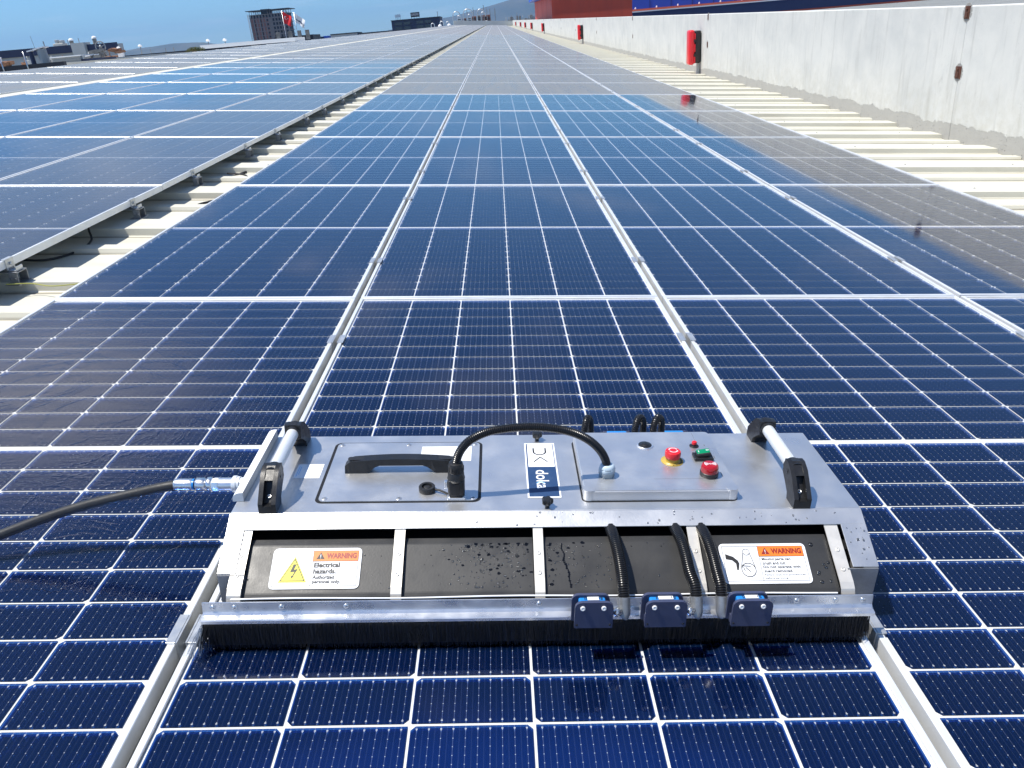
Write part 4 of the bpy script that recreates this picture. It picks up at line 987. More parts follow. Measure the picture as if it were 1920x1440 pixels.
# water drops on the covers and the plate
bm = NB(); rr = random.Random(21)
fac = (Vector((0, -1.7865, .0770)) - Vector((0, -1.713, .1190))); fl = fac.length; fac.normalize(); fn = Vector((1, 0, 0)).cross(-fac).normalized()
if fn.z < 0: fn = -fn
def drop(p, nrm, r):
    q_ = nrm.to_track_quat('Z', 'Y').to_matrix(); sx, sy = rr.uniform(.8, 1.2), rr.uniform(.8, 1.3); n = 8
    ring_surface(bm, [[p + q_ @ Vector((r * f_ * sx * math.cos(2 * PI * k / n), r * f_ * sy * math.sin(2 * PI * k / n), r * h_)) for k in range(n)] for f_, h_ in ((1, 0), (.93, .22), (.6, .42), (.15, .5))])
for k in range(430):
    z_ = rr.random()
    x = rr.gauss(-.055, .045) if z_ < .55 else (rr.gauss(.065, .05) if z_ < .8 else rr.uniform(-.46, .51))
    if -.437 < x < -.283 or .328 < x < .48 or any(abs(x - s_) < .012 for s_ in SX): continue
    t = min(.98, max(.02, rr.random() ** 1.3 * .95)); drop(Vector((x, -1.713, .1190)) + fac * fl * t + fn * .0001, fn, rr.choice((.0006, .0008, .001, .0013, .0018)))
for k in range(40): drop(sp_(rr.uniform(-.1, .55), rr.uniform(.004, .03), .0007), sn, rr.uniform(.0007, .0022))
for k in range(16): drop(sp_(rr.uniform(.556, .588), rr.uniform(.035, .10), .0007), sn, rr.uniform(.0007, .0022))
for k in range(8): drop(Vector((rr.uniform(.49, .515), -1.713, .1190)) + fac * fl * rr.random() + fn * .0001, fn, rr.uniform(.002, .0035))
o = rp('water_drops', bm, 'drop'); o['kind'] = 'stuff'
# wet streak and smears on the third and second covers
bm = NB(); x = .058
for k in range(22):
    t = .03 + k * .043; c = Vector((x, -1.713, .1190)) + fac * fl * t + fn * .0002; w = rr.uniform(.0012, .0030)
    a = [bm.verts.new(c + Vector((w * math.cos(i * PI / 3), 0, 0)) + fac * .0022 * math.sin(i * PI / 3)) for i in range(6)]; bm.faces.new(a); x += rr.uniform(-.001, .0026)
for k in range(90):
    cx_ = rr.choice((-.06, -.045, -.03, .03, .045)) + rr.gauss(0, .028)
    if abs(cx_ - SX[2]) < .012: continue
    c = Vector((cx_, -1.713, .1190)) + fac * fl * rr.random() ** 2.2 * .9 + fn * .00015; w = rr.uniform(.001, .0042)
    a = [bm.verts.new(c + Vector((w * rr.uniform(.6, 1.2) * math.cos(i * PI / 4), 0, 0)) + fac * w * rr.uniform(.3, .9) * math.sin(i * PI / 4)) for i in range(8)]; bm.faces.new(a)
M['wetfilm'] = mat('wet_film', (.004, .004, .005), .06)
o = rp('wet_streaks', bm, 'wetfilm'); o['kind'] = 'stuff'

# ------------------------------------------------------------------ water hose (lies on the panels, screwed to the robot)
hose = thing('water_hose', 'black rubber water hose with a chrome coupling, joined to the robot on its left', 'hose', (-.75, -1.545, 0))
HO = Vector((-.75, -1.545, 0))
def hp(name, bm, m, smooth=True):
    for v in bm.verts: v.co -= HO
    return obj(name, bm, m, hose, smooth)
HZ, HY = .1400, -1.5460
bm = NB(); tube(bm, spline([(-.655, HY, .1395), (-.685, HY - .0005, .1350), (-.747, HY, .1200), (-.836, HY - .002, .0980), (-.924, HY - .010, .0720), (-1.003, HY - .024, .0460), (-1.09, HY - .045, .0220), (-1.20, HY - .08, .0110), (-1.36, HY - .12, .0105), (-1.6, HY - .14, .0105), (-1.66, HY - .15, .0105)], 8), .0098, 18)
hp('hose_body', bm, 'rubber')
def ax(bm, prof, x0, n=24): lathe(bm, prof, (x0, HY, HZ), (1, 0, 0), n)
bm = NB(); ax(bm, ((.0098, 0), (.0112, .002), (.0108, .006), (.0112, .010), (.0108, .026), (.0112, .030), (.0100, .034)), -.664); hp('crimp_sleeve', bm, 'chrome')
bm = NB(); ax(bm, ((.0108, 0), (.0108, .0035)), -.6295); hp('blue_seal', bm, 'blue')
bm = NB(); ax(bm, ((.0098, 0), (.0125, .003), (.0125, .0175), (.0108, .0205)), -.6255, 6); hp('hex_nut', bm, 'chrome', False)
bm = NB(); ax(bm, ((.0100, 0), (.0138, .002), (.0138, .0100), (.0120, .0120)), -.6040, 6); hp('hex_nut', bm, 'chrome', False)
bm = NB(); ax(bm, ((.0118, 0), (.0132, .004), (.0132, .0120), (.0120, .0125)), -.5920, 8); ax(bm, ((.0122, .0125), (.0122, .0380)), -.5920); hp('coupling_body', bm, 'polished')
bm = NB(); ax(bm, ((.0140, 0), (.0160, .0015), (.0160, .0080), (.0145, .0090), (.0145, .0140)), -.5540); ax(bm, ((.0125, 0), (.0125, .03)), -.548); hp('collar', bm, 'frame')

# ------------------------------------------------------------------ distant buildings (world frame, metres)
def wthing(name, label, cat, loc, group=None): return thing(name, label, cat, loc, group, roofed=False)
def wp(name, bm, m, root, smooth=False):
    L = Vector(root.location)
    for v in bm.verts: v.co -= L
    return obj(name, bm, m, root, smooth)
G = -12
# factory on the left with navy band
f_ = wthing('factory_building', 'long pale factory with a navy band along its top edge', 'building', (-66, 126, G))
bm = NB(); bx(bm, -86, -54.6, 120, 122, G, 3.45); wp('wall', bm, 'greywall', f_)
bm = NB(); bx(bm, -86, -60.8, 119.7, 119.98, 2.75, 3.75); bx(bm, -58.8, -54.5, 119.7, 119.98, 2.65, 3.62); wp('navy_band', bm, 'band', f_)
bm = NB(); bx(bm, -60.75, -58.85, 119.0, 121, G, 3.93); wp('stair_tower', bm, 'greywall', f_)
bm = NB(); bx(bm, -84, -61, 120.5, 122, 3.46, 3.6); wp('roof', bm, 'paleroof', f_)
def mast(x, y, z0, z1, r, label, lean=0, name='mast', cat='mast', m='steel'):
    bm = NB(); tube(bm, [(0, 0, 0), (lean, 0, z1 - z0)], r, 6); o = obj(name, bm, m, None, True, (x, y, z0)); tag(o, label, cat, roofed=False); return o
mast(-67.0, 121, 3.6, 5.35, .03, 'thin whip antenna leaning over the pale factory roof', -.15)
mast(-65.5, 121, 3.6, 4.55, .09, 'short dark pipe on the factory roof beside the antenna', -.05, 'vent_pipe', 'pipe')
mast(-62.0, 121, 3.6, 4.45, .05, 'thin pipe between the beige duct and the domed vent', 0, 'vent_pipe', 'pipe')
mast(-59.7, 119.6, 3.9, 4.55, .05, 'thin pole left of the taller domed vent', 0, 'vent_pipe', 'pipe')
for x, z, label in ((-61.5, 4.25, 'squat vent with a white dome on the factory roof'), (-58.1, 4.3, 'taller vent with a white dome on the stair tower side')):
    v_ = wthing('roof_vent', label, 'vent', (x, 121, 3.5), 'domed vents on the factory roof')
    bm = NB(); lathe(bm, ((.30, 3.4), (.28, z), (.36, z + .02)), (x, 121, 0), n=12); wp('stack', bm, 'stonejunk', v_, True)
    bm = NB(); lathe(bm, ((.36, z + .03), (.34, z + .22), (.2, z + .36), (.05, z + .4)), (x, 121, 0), n=12); wp('dome', bm, 'whitecap', v_, True)
d_ = wthing('roof_duct', 'beige ventilation box with flared duct on the factory roof', 'duct', (-63.3, 121, 3.6))
bm = NB(); bx(bm, -64.1, -62.6, 120.6, 122, 3.55, 4.1, .08); wp('case', bm, 'paleroof', d_)
bm = NB(); bx(bm, -63.8, -63.4, 120.8, 121.6, 4.1, 4.6, .05); bx(bm, -63.2, -62.7, 120.8, 121.6, 4.1, 4.5, .05); wp('hood', bm, 'greywall', d_)
# spoked fan wheel in front
w_ = wthing('fan_wheel', 'round spoked fan housing standing at the end of the factory', 'fan', (-47.7, 100, 2.0))
bm = NB(); cpt = Vector((-47.75, 100, 2.82)); 
tube(bm, [cpt + Vector((.58 * math.cos(a), 0, .58 * math.sin(a))) for a in np.linspace(0, 2 * PI, 33)], .075, 8); wp('rim', bm, 'steel', w_, True)
bm = NB()
for k in range(5):
    a = 2 * PI * k / 5 + .3; tube(bm, [cpt, cpt + Vector((.56 * math.cos(a), 0, .56 * math.sin(a)))], .06, 6)
lathe(bm, ((.16, -.1), (.16, .1)), cpt, (0, -1, 0), 12); wp('spokes', bm, 'steel', w_)
bm = NB(); bx(bm, -47.86, -47.64, 100.05, 100.2, G, 2.3); wp('support', bm, 'steel', w_)
# lower roofs with clutter
n_ = wthing('neighbouring_roof', 'flat roof with a black edge and cluttered top, nearest on the left', 'building', (-32, 60, G))
bm = NB(); bx(bm, -60, -24.5, 45, 45.3, .55, 1.22); wp('black_edge', bm, 'darkfascia', n_)
bm = NB(); bx(bm, -60, -24.5, 45.3, 66, G, 1.16); wp('roof', bm, 'paleroof', n_)
bm = NB()
for x in (-27.9, -26.5): tube(bm, [(x, 44.9, .3), (x - .05, 44.9, 1.9)], .035, 6)
wp('railing_post', bm, 'silver', n_)
c_ = wthing('corrugated_shed', 'low grey corrugated shed with a white roof on the left skyline', 'shed', (-26.9, 51, .5))
bm = NB()
for k in range(13): bx(bm, -27.72, -25.95, 49.99 + (k % 2) * .03, 50.3, .60 + k * .068, .60 + (k + 1) * .068 - .004)
wp('wall', bm, 'corr', c_)
bm = NB(); bx(bm, -27.8, -25.85, 49.9, 52.4, 1.49, 1.545); wp('roof', bm, 'whitecap', c_)
bm = NB(); bx(bm, -25.94, -24.75, 50.05, 52.3, .6, 1.30); wp('dark_annex', bm, 'band', c_)
s_groups = [(-39.86, 1.25, 2.35, .20, 'navy vent stack with a pale cap, left of the wide grey stack'), (-38.9, 1.3, 2.5, .42, 'wide grey vent stack with a tilted white cap')]
for x, z0, z1, r, label in s_groups:
    v_ = wthing('vent_stack', label, 'vent', (x, 70, z0), 'vent stacks on the left roofs')
    bm = NB(); lathe(bm, ((r, z0 - .5), (r * .9, z1)), (x, 70, 0), n=12); wp('stack', bm, 'steel' if r > .3 else 'band', v_, True)
    bm = NB(); box(bm, Vector((x, 70, z1 + .06)), (r * 2.4, r * 2, .1), Matrix.Rotation(-.15, 3, 'Y')); wp('cap', bm, 'whitecap', v_)
m_ = wthing('roof_plinth', 'dusty roof area carrying vents and scrap in front of the factory', 'building', (-44, 72, G))
bm = NB(); bx(bm, -58, -30, 70.6, 84, G, 1.35); wp('roof', bm, 'paleroof', m_)
rr = random.Random(5)
UNITS = []
for k in range(26):
    x = rr.uniform(-46.5, -33.5); h = rr.uniform(.12, .45); w = rr.uniform(.15, .5); mm = rr.choice(['stonejunk', 'paleroof', 'whitecap', 'orangejunk', 'steel', 'greywall'])
    y = rr.uniform(70.9, 74); bm = NB(); bx(bm, -w / 2, w / 2, -.2, .2, 0, h, .03)
    if rr.random() < .5: tube(bm, [(0, 0, h), (rr.uniform(-.1, .1), 0, h + rr.uniform(.1, .5))], .04, 6)
    o = obj('roof_unit', bm, mm, None, False, (x, y, 1.35)); tag(o, '', 'rooftop unit', 'clutter on the left roofs', roofed=False); UNITS.append((x, {'stonejunk': 'grey', 'paleroof': 'beige', 'whitecap': 'white', 'orangejunk': 'brown', 'steel': 'dark grey', 'greywall': 'pale grey'}[mm], o))
for k, (x, w, z, mm, lb) in enumerate(((-43.2, 2.3, 1.75, 'orangejunk', 'orange sheeting piled on the roof left of the grey shed'), (-35.4, 1.8, 2.0, 'stonejunk', 'pile of pipes and grey machinery behind the corrugated shed'), (-33.2, 1.3, 2.1, 'orangejunk', 'brown machine block below the fan wheel'))):
    bm = NB()
    for j in range(9): box(bm, Vector((rr.uniform(-w / 2, w / 2), rr.uniform(-.4, .4), rr.uniform(.1, z - 1.35))), (rr.uniform(.3, .8), .4, rr.uniform(.06, .3)), Matrix.Rotation(rr.uniform(-.4, .4), 3, 'Y'))
    o = obj('scrap_pile', bm, mm, None, False, (x, 71.5, 1.35)); tag(o, lb, 'scrap', roofed=False)
for i, (x, c_n, o) in enumerate(sorted(UNITS, key=lambda t: t[0])): o['label'] = 'small %s rooftop unit in front of the factory, %s from the left' % (c_n, ORD[i])
# second black-edged roof
n2 = wthing('neighbouring_roof', 'long pale flat roof with a black edge, left of the unfinished tower', 'building', (-35, 95, G))
bm = NB(); bx(bm, -46, -21.6, 90, 90.3, .95, 1.55); wp('black_edge', bm, 'darkfascia', n2)
bm = NB(); bx(bm, -46, -21.6, 90.3, 120, G, 1.5); wp('roof', bm, 'paleroof', n2)
bm = NB(); bx(bm, -33, -22.3, 92, 97, 1.5, 1.95); wp('upper_roof', bm, 'whitecap', n2)
for x, z, lb in ((-40.9, 2.45, 'second'), (-43.4, 2.42, 'first'), (-33.0, 2.40, 'third'), (-31.07, 2.32, 'fourth')):
    v_ = wthing('mushroom_vent', '%s small white mushroom vent from the left, on the pale flat roof' % lb, 'vent', (x, 95, 1.5), 'white mushroom vents on the skyline')
    bm = NB(); tube(bm, [(x, 95, 1.5), (x, 95, z)], .05, 6); wp('pipe', bm, 'steel', v_)
    bm = NB(); lathe(bm, ((.2, z - .1), (.24, z), (.16, z + .14), (.03, z + .18)), (x, 95, 0), n=10); wp('cap', bm, 'whitecap', v_, True)
for i, x in enumerate((-38.6, -36.9, -36.0)): mast(x, 92, 1.5, 2.0, .05, '%s short dark pipe from the left on the pale flat roof' % ORD[i], .0, 'vent_pipe', 'pipe').__setitem__('group', 'short pipes on the pale flat roof')
bm = NB(); rr = random.Random(12)
for k in range(900):
    a = rr.uniform(0, 2 * PI); r = rr.random() ** .5; lump = 1 + .3 * mnoise.noise(Vector((a * 2, r * 3, 1)))
    c = Vector((1.0 * r * math.cos(a) * lump, .4 * r * math.sin(a), .25 + .38 * (1 - r * r) ** .5 * rr.random() * lump))
    d1 = Vector((rr.gauss(0, 1), rr.gauss(0, 1), rr.gauss(0, 1))).normalized() * .045; d2 = d1.orthogonal().normalized() * .03
    v = [bm.verts.new(c + q) for q in (d1, d2, -d1, -d2)]; bm.faces.new(v)
sh = wthing('shrub', 'olive green shrub growing at the edge of the flat roof', 'shrub', (-29.2, 79.5, 1.1)); o = obj('foliage', bm, 'leaf', sh)
bm = NB()
for k in range(6): tube(bm, [(0, 0, -.2), (rr.uniform(-.5, .5), rr.uniform(-.1, .1), .4)], .02, 5)
obj('stem', bm, 'brick', sh)

# unfinished tower
tw = wthing('unfinished_tower', 'unfinished brick and concrete tower block with a flat canopy roof on thin posts', 'building', (-183, 710, G))
X0, X1, YF, ZT = -199.5, -168.5, 700, 27.6
FLH = 3.1
bm = NB(); bx(bm, X0 + .8, X1 - .8, YF + 1.2, YF + 19, G, ZT - .4); wp('core', bm, 'void', tw)
nfl = 12
for k in range(nfl + 1):
    z = ZT - k * FLH; bm = NB(); bx(bm, X0, X1, YF - .2, YF + 20, z - .45, z); wp('floor_slab', bm, 'slab', tw)
colx = np.linspace(X0 + .4, X1 - .4, 13)
for x in colx:
    bm = NB(); bx(bm, x - .38, x + .38, YF + .05, YF + .85, G, ZT); wp('column', bm, 'slab', tw)
for k in range(nfl):
    z1, z0 = ZT - k * FLH - .45, ZT - (k + 1) * FLH
    for i in range(12):
        xa_, xb_ = colx[i] + .38, colx[i + 1] - .38
        if i in (0, 2, 4, 5) : frac, mm = (.0, 1.), 'brick'
        elif i in (6,) : frac, mm = (0, 1), 'slab'
        elif i in (1, 3): frac, mm = (.55, 1.), 'brick'
        else: frac, mm = (0, .22), 'slab'
        bm = NB(); bx(bm, xa_ + (xb_ - xa_) * frac[0] if i in (1, 3) else xa_, xb_, YF + .3, YF + .55, z0, z1 if i in (0, 1, 2, 3, 4, 5, 6) and k > 0 else z0 + (z1 - z0) * .25)
        wp('infill_panel', bm, mm, tw)
        if i in (5,) and k > 0:
            bm = NB(); bx(bm, xa_ + .2, xb_ - .1, YF + .15, YF + .29, z0 + .9, z1 - .3); wp('window', bm, 'void', tw)
bm = NB(); bx(bm, X0 - 1.8, X1 + 2.6, YF - 2, YF + 21, 30.2, 30.75); wp('canopy_roof', bm, 'darkfascia', tw)
bm = NB(); bx(bm, X0 + 9, X0 + 16, YF + 4, YF + 14, ZT, 31.4); wp('lift_house', bm, 'void', tw)
bm = NB()
for x in np.linspace(X0 + .6, X1 - .6, 17):
    if X0 + 8.5 < x < X0 + 15: continue
    tube(bm, [(x, YF, ZT), (x, YF, 30.2)], .2, 5); tube(bm, [(x, YF + 18, ZT), (x, YF + 18, 30.2)], .2, 5)
wp('canopy_post', bm, 'slab', tw)
bm = NB()
for x in (X0 - 1.2, X0 - .5, X1 + .5): tube(bm, [(x, YF - .5, G), (x, YF - .5, ZT + .5)], .16, 5)
wp('hoist_mast', bm, 'slab', tw)
yb_ = wthing('yellow_depot', 'low dark and yellowish depot at the foot of the unfinished tower', 'building', (-40, 165, G))
bm = NB(); bx(bm, -43.5, -35.8, 165, 172, G, 3.0); wp('wall', bm, 'darkfascia', yb_)
bm = NB()
for x in (-42.6, -40.2, -38.4, -36.8): bx(bm, x - .4, x + .4, 164.8, 164.98, 2.2, 3.9)
wp('tank', bm, 'stonejunk', yb_)
# flags
def flag(name, x, y, zt, W, H, m, label, cat, droop):
    fl_ = wthing(name, label, cat, (x, y, G), 'flags on tall poles by the tower')
    bm = NB(); tube(bm, [(x, y, G), (x, y, zt)], [.07, .045], 8); wp('pole', bm, 'silver', fl_)
    bm = NB(); nx, nz = 18, 12; grid = []
    for i in range(nx + 1):
        u = i / nx; col = []
        for j in range(nz + 1):
            v = j / nz
            col.append(bm.verts.new((x + .05 + W * u * (1 - .25 * v), y - .22 * math.sin(u * 7 + v * 2.5) * u, zt - .15 - H * v * (1 - .18 * u) - droop * u ** 1.15 + .05 * math.sin(u * 9 + v * 4))))
        grid.append(col)
    for i in range(nx):
        for j in range(nz): bm.faces.new((grid[i][j], grid[i + 1][j], grid[i + 1][j + 1], grid[i][j + 1])).smooth = True
    wp('cloth', bm, m, fl_)
    def at(u, v, off=-.03): return Vector((x + .05 + W * u * (1 - .25 * v), y - .22 * math.sin(u * 7 + v * 2.5) * u + off, zt - .15 - H * v * (1 - .18 * u) - droop * u ** 1.15 + .05 * math.sin(u * 9 + v * 4)))
    return fl_, at
fl_, at = flag('red_flag', -37.45, 150, 7.05, 1.55, 1.9, 'flagred', 'red flag with a white crescent hanging from a pole in front of the tower', 'flag', 1.0)
bm = NB()
for k in range(16):
    a0, a1 = math.radians(45 + k * 270 / 16), math.radians(45 + (k + 1) * 270 / 16)
    q_ = []
    for a, w in ((a0, 1), (a1, 1), (a1, .0), (a0, .0)):
        th = min(1, max(0, (a - math.radians(45)) / math.radians(270))); inner = .17 - .09 * math.sin(PI * th)
        rad = .17 if w else inner; q_.append(at(.36 + rad * math.cos(a), .42 + rad * math.sin(a) * .9))
    bm.faces.new([bm.verts.new(p) for p in q_])
pts = []
for k in range(10):
    a = 2 * PI * k / 10; r = .085 if k % 2 == 0 else .035; pts.append(at(.58 + r * math.cos(a), .42 + r * math.sin(a)))
bm.faces.new([bm.verts.new(p) for p in pts])
wp('crescent_and_star', bm, 'flagwhite', fl_)
fl_, at = flag('white_flag', -35.33, 150, 6.6, 1.75, 1.5, 'flagwhite', 'white flag with a dark streak on the pole right of the red flag', 'flag', 1.35)
bm = NB()
for (u0, v0, u1, v1) in ((.12, .5, .30, .62), (.34, .5, .52, .66), (.56, .5, .74, .7), (.8, .5, .93, .72)): bm.faces.new([bm.verts.new(at(*p)) for p in ((u0, v0), (u1, v0 + .05), (u1, v1 + .05), (u0, v1))])
wp('dark_lettering', bm, 'band', fl_)
# sheds on the skyline
for (xa_, xb_, y, zt, m, lb) in ((-77.6, -65, 400, 5.3, 'greywall', 'long pale shed with a dark roof edge right of the flags'), (-64.3, -48.5, 400, 4.75, 'greywall', 'second long pale shed, nearer the dark glass building'), (-85.2, -83, 400, 4.65, 'darkfascia', 'small dark block beside the white flag pole'), (-82, -79.6, 405, 4.8, 'blueclad', 'small blue tank building right of the dark block'), (-92, -87.5, 405, 4.1, 'blueclad', 'low blue roof at the foot of the flag poles')):
    b_ = wthing('shed', lb, 'shed', ((xa_ + xb_) / 2, y, G), 'sheds on the skyline')
    bm = NB(); bx(bm, xa_, xb_, y, y + 14, G, zt - .45); wp('wall', bm, m, b_)
    bm = NB(); bx(bm, xa_ - .2, xb_ + .2, y - .3, y + 14.3, zt - .44, zt); wp('roof', bm, 'darkfascia' if m == 'greywall' else m, b_)
# dark glass building with rooftop signs
dk = wthing('glass_building', 'dark blue glass office building with rooftop sign boards', 'building', (-32, 360, G))
bm = NB(); bx(bm, -42.2, -22.1, 350, 368, G, 7.75); wp('wall', bm, 'band', dk)
for r_i, (z0, z1) in enumerate(((5.9, 7.0), (4.1, 5.3))):
    for xa_, xb_ in ((-40.9, -37.9), (-37.2, -34.4), (-31.9, -29.0), (-28.4, -25.7)):
        bm = NB(); bx(bm, xa_, xb_, 349.8, 349.97, z0, z1); wp('window', bm, 'darkglass', dk)
bm = NB(); bx(bm, -42.4, -21.9, 349.6, 368.2, 7.76, 7.95); wp('roof_edge', bm, 'darkfascia', dk)
for (xa_, xb_, z0, z1, m, lb) in ((-40.6, -38.3, 8.9, 10.0, 'gland', 'pale green rooftop sign board on thin legs, left on the dark building'), (-34.1, -30.4, 8.5, 10.3, 'darkfascia', 'dark rooftop sign board with light lettering on the dark building')):
    s_ = wthing('sign_board', lb, 'sign', ((xa_ + xb_) / 2, 352, 7.95)); 
    bm = NB(); bx(bm, xa_, xb_, 351.9, 352.1, z0, z1); wp('board', bm, m, s_)
    bm = NB()
    for x in np.linspace(xa_ + .2, xb_ - .2, 4): tube(bm, [(x, 352.2, 7.95), (x, 352.2, z0 + .3)], .07, 5)
    wp('leg', bm, 'steel', s_)
    if m == 'darkfascia':
        bm = NB(); n = 5
        for k in range(n):
            xk = xa_ + .35 + k * .62
            bx(bm, xk, xk + .13, 351.8, 351.88, z0 + .5, z1 - .4); bx(bm, xk + .3, xk + .43, 351.8, 351.88, z0 + .5, z1 - .4); bx(bm, xk + .13, xk + .3, 351.8, 351.88, z0 + .5 + (k % 2) * .5, z0 + .64 + (k % 2) * .5)
        wp('blurred_strokes', bm, 'paleprint', s_)
mast(-22.97, 352, 7.9, 9.9, .12, 'lattice antenna at the right end of the dark glass building', 0, 'antenna', 'antenna')
# gooseneck ducts and vessels past the roof end
def goose(x, w, z0, z1, r, y, lb):
    R_ = w / 2; p = [(x, y, z0), (x, y, z1 - R_)] + [(x + R_ - R_ * math.cos(math.radians(a)), y, z1 - R_ + R_ * math.sin(math.radians(a))) for a in range(15, 181, 15)] + [(x + w, y, z1 - R_ - .5)]
    bm = NB(); tube(bm, p, r, 10); o = obj('gooseneck_duct', bm, 'silver', None, True); tag(o, lb, 'duct', 'gooseneck ducts past the roof end', roofed=False)
for i, a in enumerate(((-10.7, 1.9, 2.0, 6.25, .13, 225), (-7.9, 2.5, 2.0, 6.65, .13, 225), (-4.2, 1.9, 2.0, 6.4, .13, 226), (-9.5, 1.0, 2.0, 5.2, .11, 223), (-6.7, .9, 2.0, 5.3, .11, 223), (-3.2, 1.2, 2.0, 5.6, .12, 224), (-14.2, 1.0, 2.0, 4.2, .12, 223), (-12.6, .9, 2.0, 4.0, .1, 223), (-16.6, .9, 2.0, 3.9, .1, 223))):
    goose(*a, 'steel gooseneck exhaust duct at the far roof end, %s of the row' % (ORD[(0, 1, 2, 3, 4, 5, 6, 7, 8)[i]]))
for i, (xa_, xb_, zt, m) in enumerate(((-9.8, -8.6, 4.6, 'silver'), (-8.3, -7.3, 4.5, 'brick'), (-7.0, -5.9, 4.7, 'silver'), (-5.7, -4.6, 4.8, 'brick'), (-4.4, -2.9, 4.9, 'slab'), (-2.8, -.75, 4.9, 'brick'))):
    b_ = wthing('rooftop_plant', '%s rooftop plant unit under the gooseneck ducts, %s from the left' % (('silver' if m == 'silver' else ('brick red' if m == 'brick' else 'grey')), ORD[i]), 'plant unit', ((xa_ + xb_) / 2, 228, 0), 'plant units past the roof end')
    bm = NB(); bx(bm, xa_, xb_, 227, 229, -2, zt, .06); wp('case', bm, m, b_)
    bm = NB()
    for k in range(3): bx(bm, xa_ + .15, xb_ - .15, 226.9, 226.99, 3.4 + k * .4, 3.6 + k * .4)
    wp('louvre', bm, 'darkfascia', b_)
for i, (x, zt) in enumerate(((-6.9, 7.0), (-5.2, 6.9), (-2.4, 7.3), (-1.6, 6.2))):
    mast(x, 226, 2, zt, .08, '%s thin vertical flue from the left among the gooseneck ducts' % ORD[i], 0, 'flue', 'flue').__setitem__('group', 'flues past the roof end')
for k, x in enumerate((-14, -11.6, -5.6, -1.9)):
    bm = NB(); lathe(bm, ((.35, 0), (.35, .5), (.5, .55), (.5, .8), (.3, 1.05), (.05, 1.1)), (0, 0, 0), n=12); o = obj('turbine_vent', bm, 'whitecap', None, True, (x, 219, 2.35)); tag(o, '%s round white turbine vent from the left, past the far roof end' % ORD[k], 'vent', 'turbine vents past the roof end', roofed=False)
bm = NB(); bx(bm, -24, 3.6, 216, 240, G, 2.35); tag(obj('plant_building', bm, 'greywall'), 'grey building past the roof end carrying the ducts', 'building', roofed=False)
# bluish skyline left of the red building
rr = random.Random(4)
for k in range(12):
    x = 9 + k * 2.0; h = rr.uniform(6.6, 9.2); w = rr.uniform(1.2, 2.6)
    bm = NB(); bx(bm, -w / 2, w / 2, 0, 6, 0, h - G); tube(bm, [(0, 3, h - G), (0, 3, h - G + rr.uniform(.3, 3))], .15, 5)
    o = obj('distant_plant', bm, rr.choice(['steel', 'greywall', 'stonejunk', 'blueclad']), None, False, (x, 600, G)); tag(o, '%s small industrial block from the left on the horizon beside the red building' % ORD[k], 'building', 'blocks on the far horizon', roofed=False)
for i, x in enumerate((-2, 1.5)): mast(x, 600, G, 15, .25, '%s slender mast on the far horizon, left of the red building' % ORD[i], 0).__setitem__('group', 'masts on the far horizon')

# red building behind the parapet
rd = wthing('red_building', 'plain red building with a bright side and a blue top edge, behind the parapet', 'building', (10, 95, G))
bm = NB(); v = [bm.verts.new(p) for p in ((4.9, 96, G), (5.75, 80, G), (13.55, 80, G), (13.55, 96, G))]; f = bm.faces.new(v)
r_ = bmesh.ops.extrude_face_region(bm, geom=[f]); bmesh.ops.translate(bm, verts=[q for q in r_['geom'] if isinstance(q, bmesh.types.BMVert)], vec=(0, 0, 3.5 - G)); wp('wall', bm, 'redclad', rd)
bm = NB(); bx(bm, 4.3, 13.6, 79.9, 97, 3.52, 4.6); wp('blue_top', bm, 'blueclad', rd)
bl = wthing('blue_factory', 'long factory with blue upper wall, white line and navy band, behind the parapet', 'building', (50, 125, G))
bm = NB(); bx(bm, 14, 90, 126, 150, G, 6.5); wp('upper_wall', bm, 'blueclad', bl)
bm = NB(); bx(bm, 14, 90, 120.3, 126, 1.86, 2.12); wp('brown_ledge', bm, 'brownclad', bl)
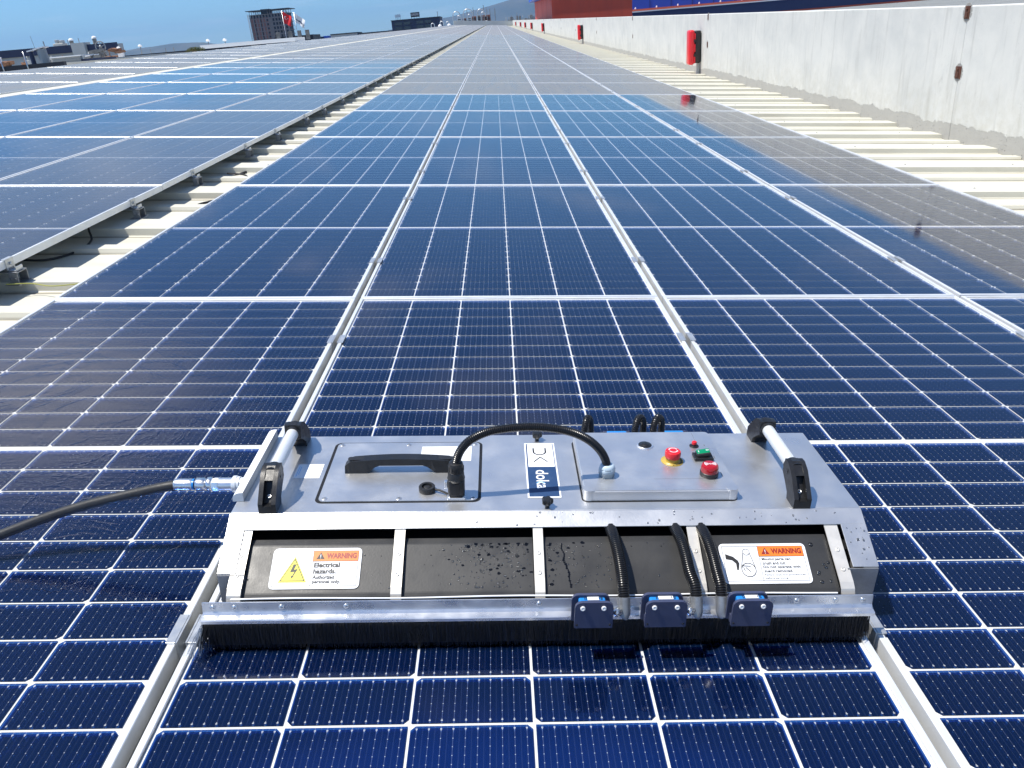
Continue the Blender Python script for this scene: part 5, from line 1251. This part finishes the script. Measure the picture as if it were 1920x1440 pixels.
bm = NB(); bx(bm, 14, 90, 120.0, 120.3, 1.70, 1.84); wp('white_line', bm, 'whitecap', bl)
bm = NB(); bx(bm, 14, 90, 120.02, 120.3, .30, 1.695); wp('navy_band', bm, 'navyclad', bl)
bm = NB(); bx(bm, 14, 90, 120.1, 120.35, G, .295); bx(bm, 14, 90, 120.36, 126, G, 1.85); wp('lower_wall', bm, 'brownclad', bl)
for k in range(12):
    bm = NB(); bx(bm, 20.5 + k * 3.2, 20.56 + k * 3.2, 125.95, 125.99, 2.1, 6.5); wp('panel_joint', bm, 'navyclad', bl)
for k in range(6):
    bm = NB(); lathe(bm, ((.12, 0), (.12, .1), (.08, .22), (.02, .26)), (20.8 + k * 3.1, 121.5, 2.12), n=8); o = wp('roof_lamp', bm, 'whitecap', bl, True)
cr = wthing('beige_shed', 'beige flat roof of a nearer shed, just showing over the parapet at right', 'building', (22, 25, G))
bm = NB(); bx(bm, 7, 80, 12, 40, .42, .60); wp('roof', bm, 'paleroof', cr)
bm = NB()
for k in range(30): bx(bm, 7, 80, 12.3 + k * .93, 12.36 + k * .93, .602, .63)
wp('roof_seam', bm, 'paleroof', cr)['kind'] = 'stuff'
bm = NB(); bx(bm, 7.2, 80, 12.2, 39.8, G, .41); wp('wall', bm, 'paleroof', cr)

# ------------------------------------------------------------------ haze
HAZE = 9e-5
bm = NB(); bx(bm, -9000, 9000, -600, 12500, -13.2, 420); hz = obj('haze', bm, 'ground'); hz['kind'] = 'stuff'
m = bpy.data.materials.new('haze_air'); m.use_nodes = True; m.node_tree.nodes.clear(); q = NT(m)
pv = q.n('ShaderNodeVolumePrincipled', {'Color': (.34, .60, 1, 1), 'Density': HAZE, 'Anisotropy': .3}); ou = q.n('ShaderNodeOutputMaterial'); q.l(pv.outputs[0], ou.inputs[1])
hz.data.materials.clear(); hz.data.materials.append(m)

# ------------------------------------------------------------------ put the roof things into the tilted roof plane
bpy.context.view_layer.update()
for o in ROOFED: o.matrix_world = T4 @ o.matrix_world
bpy.context.view_layer.update()
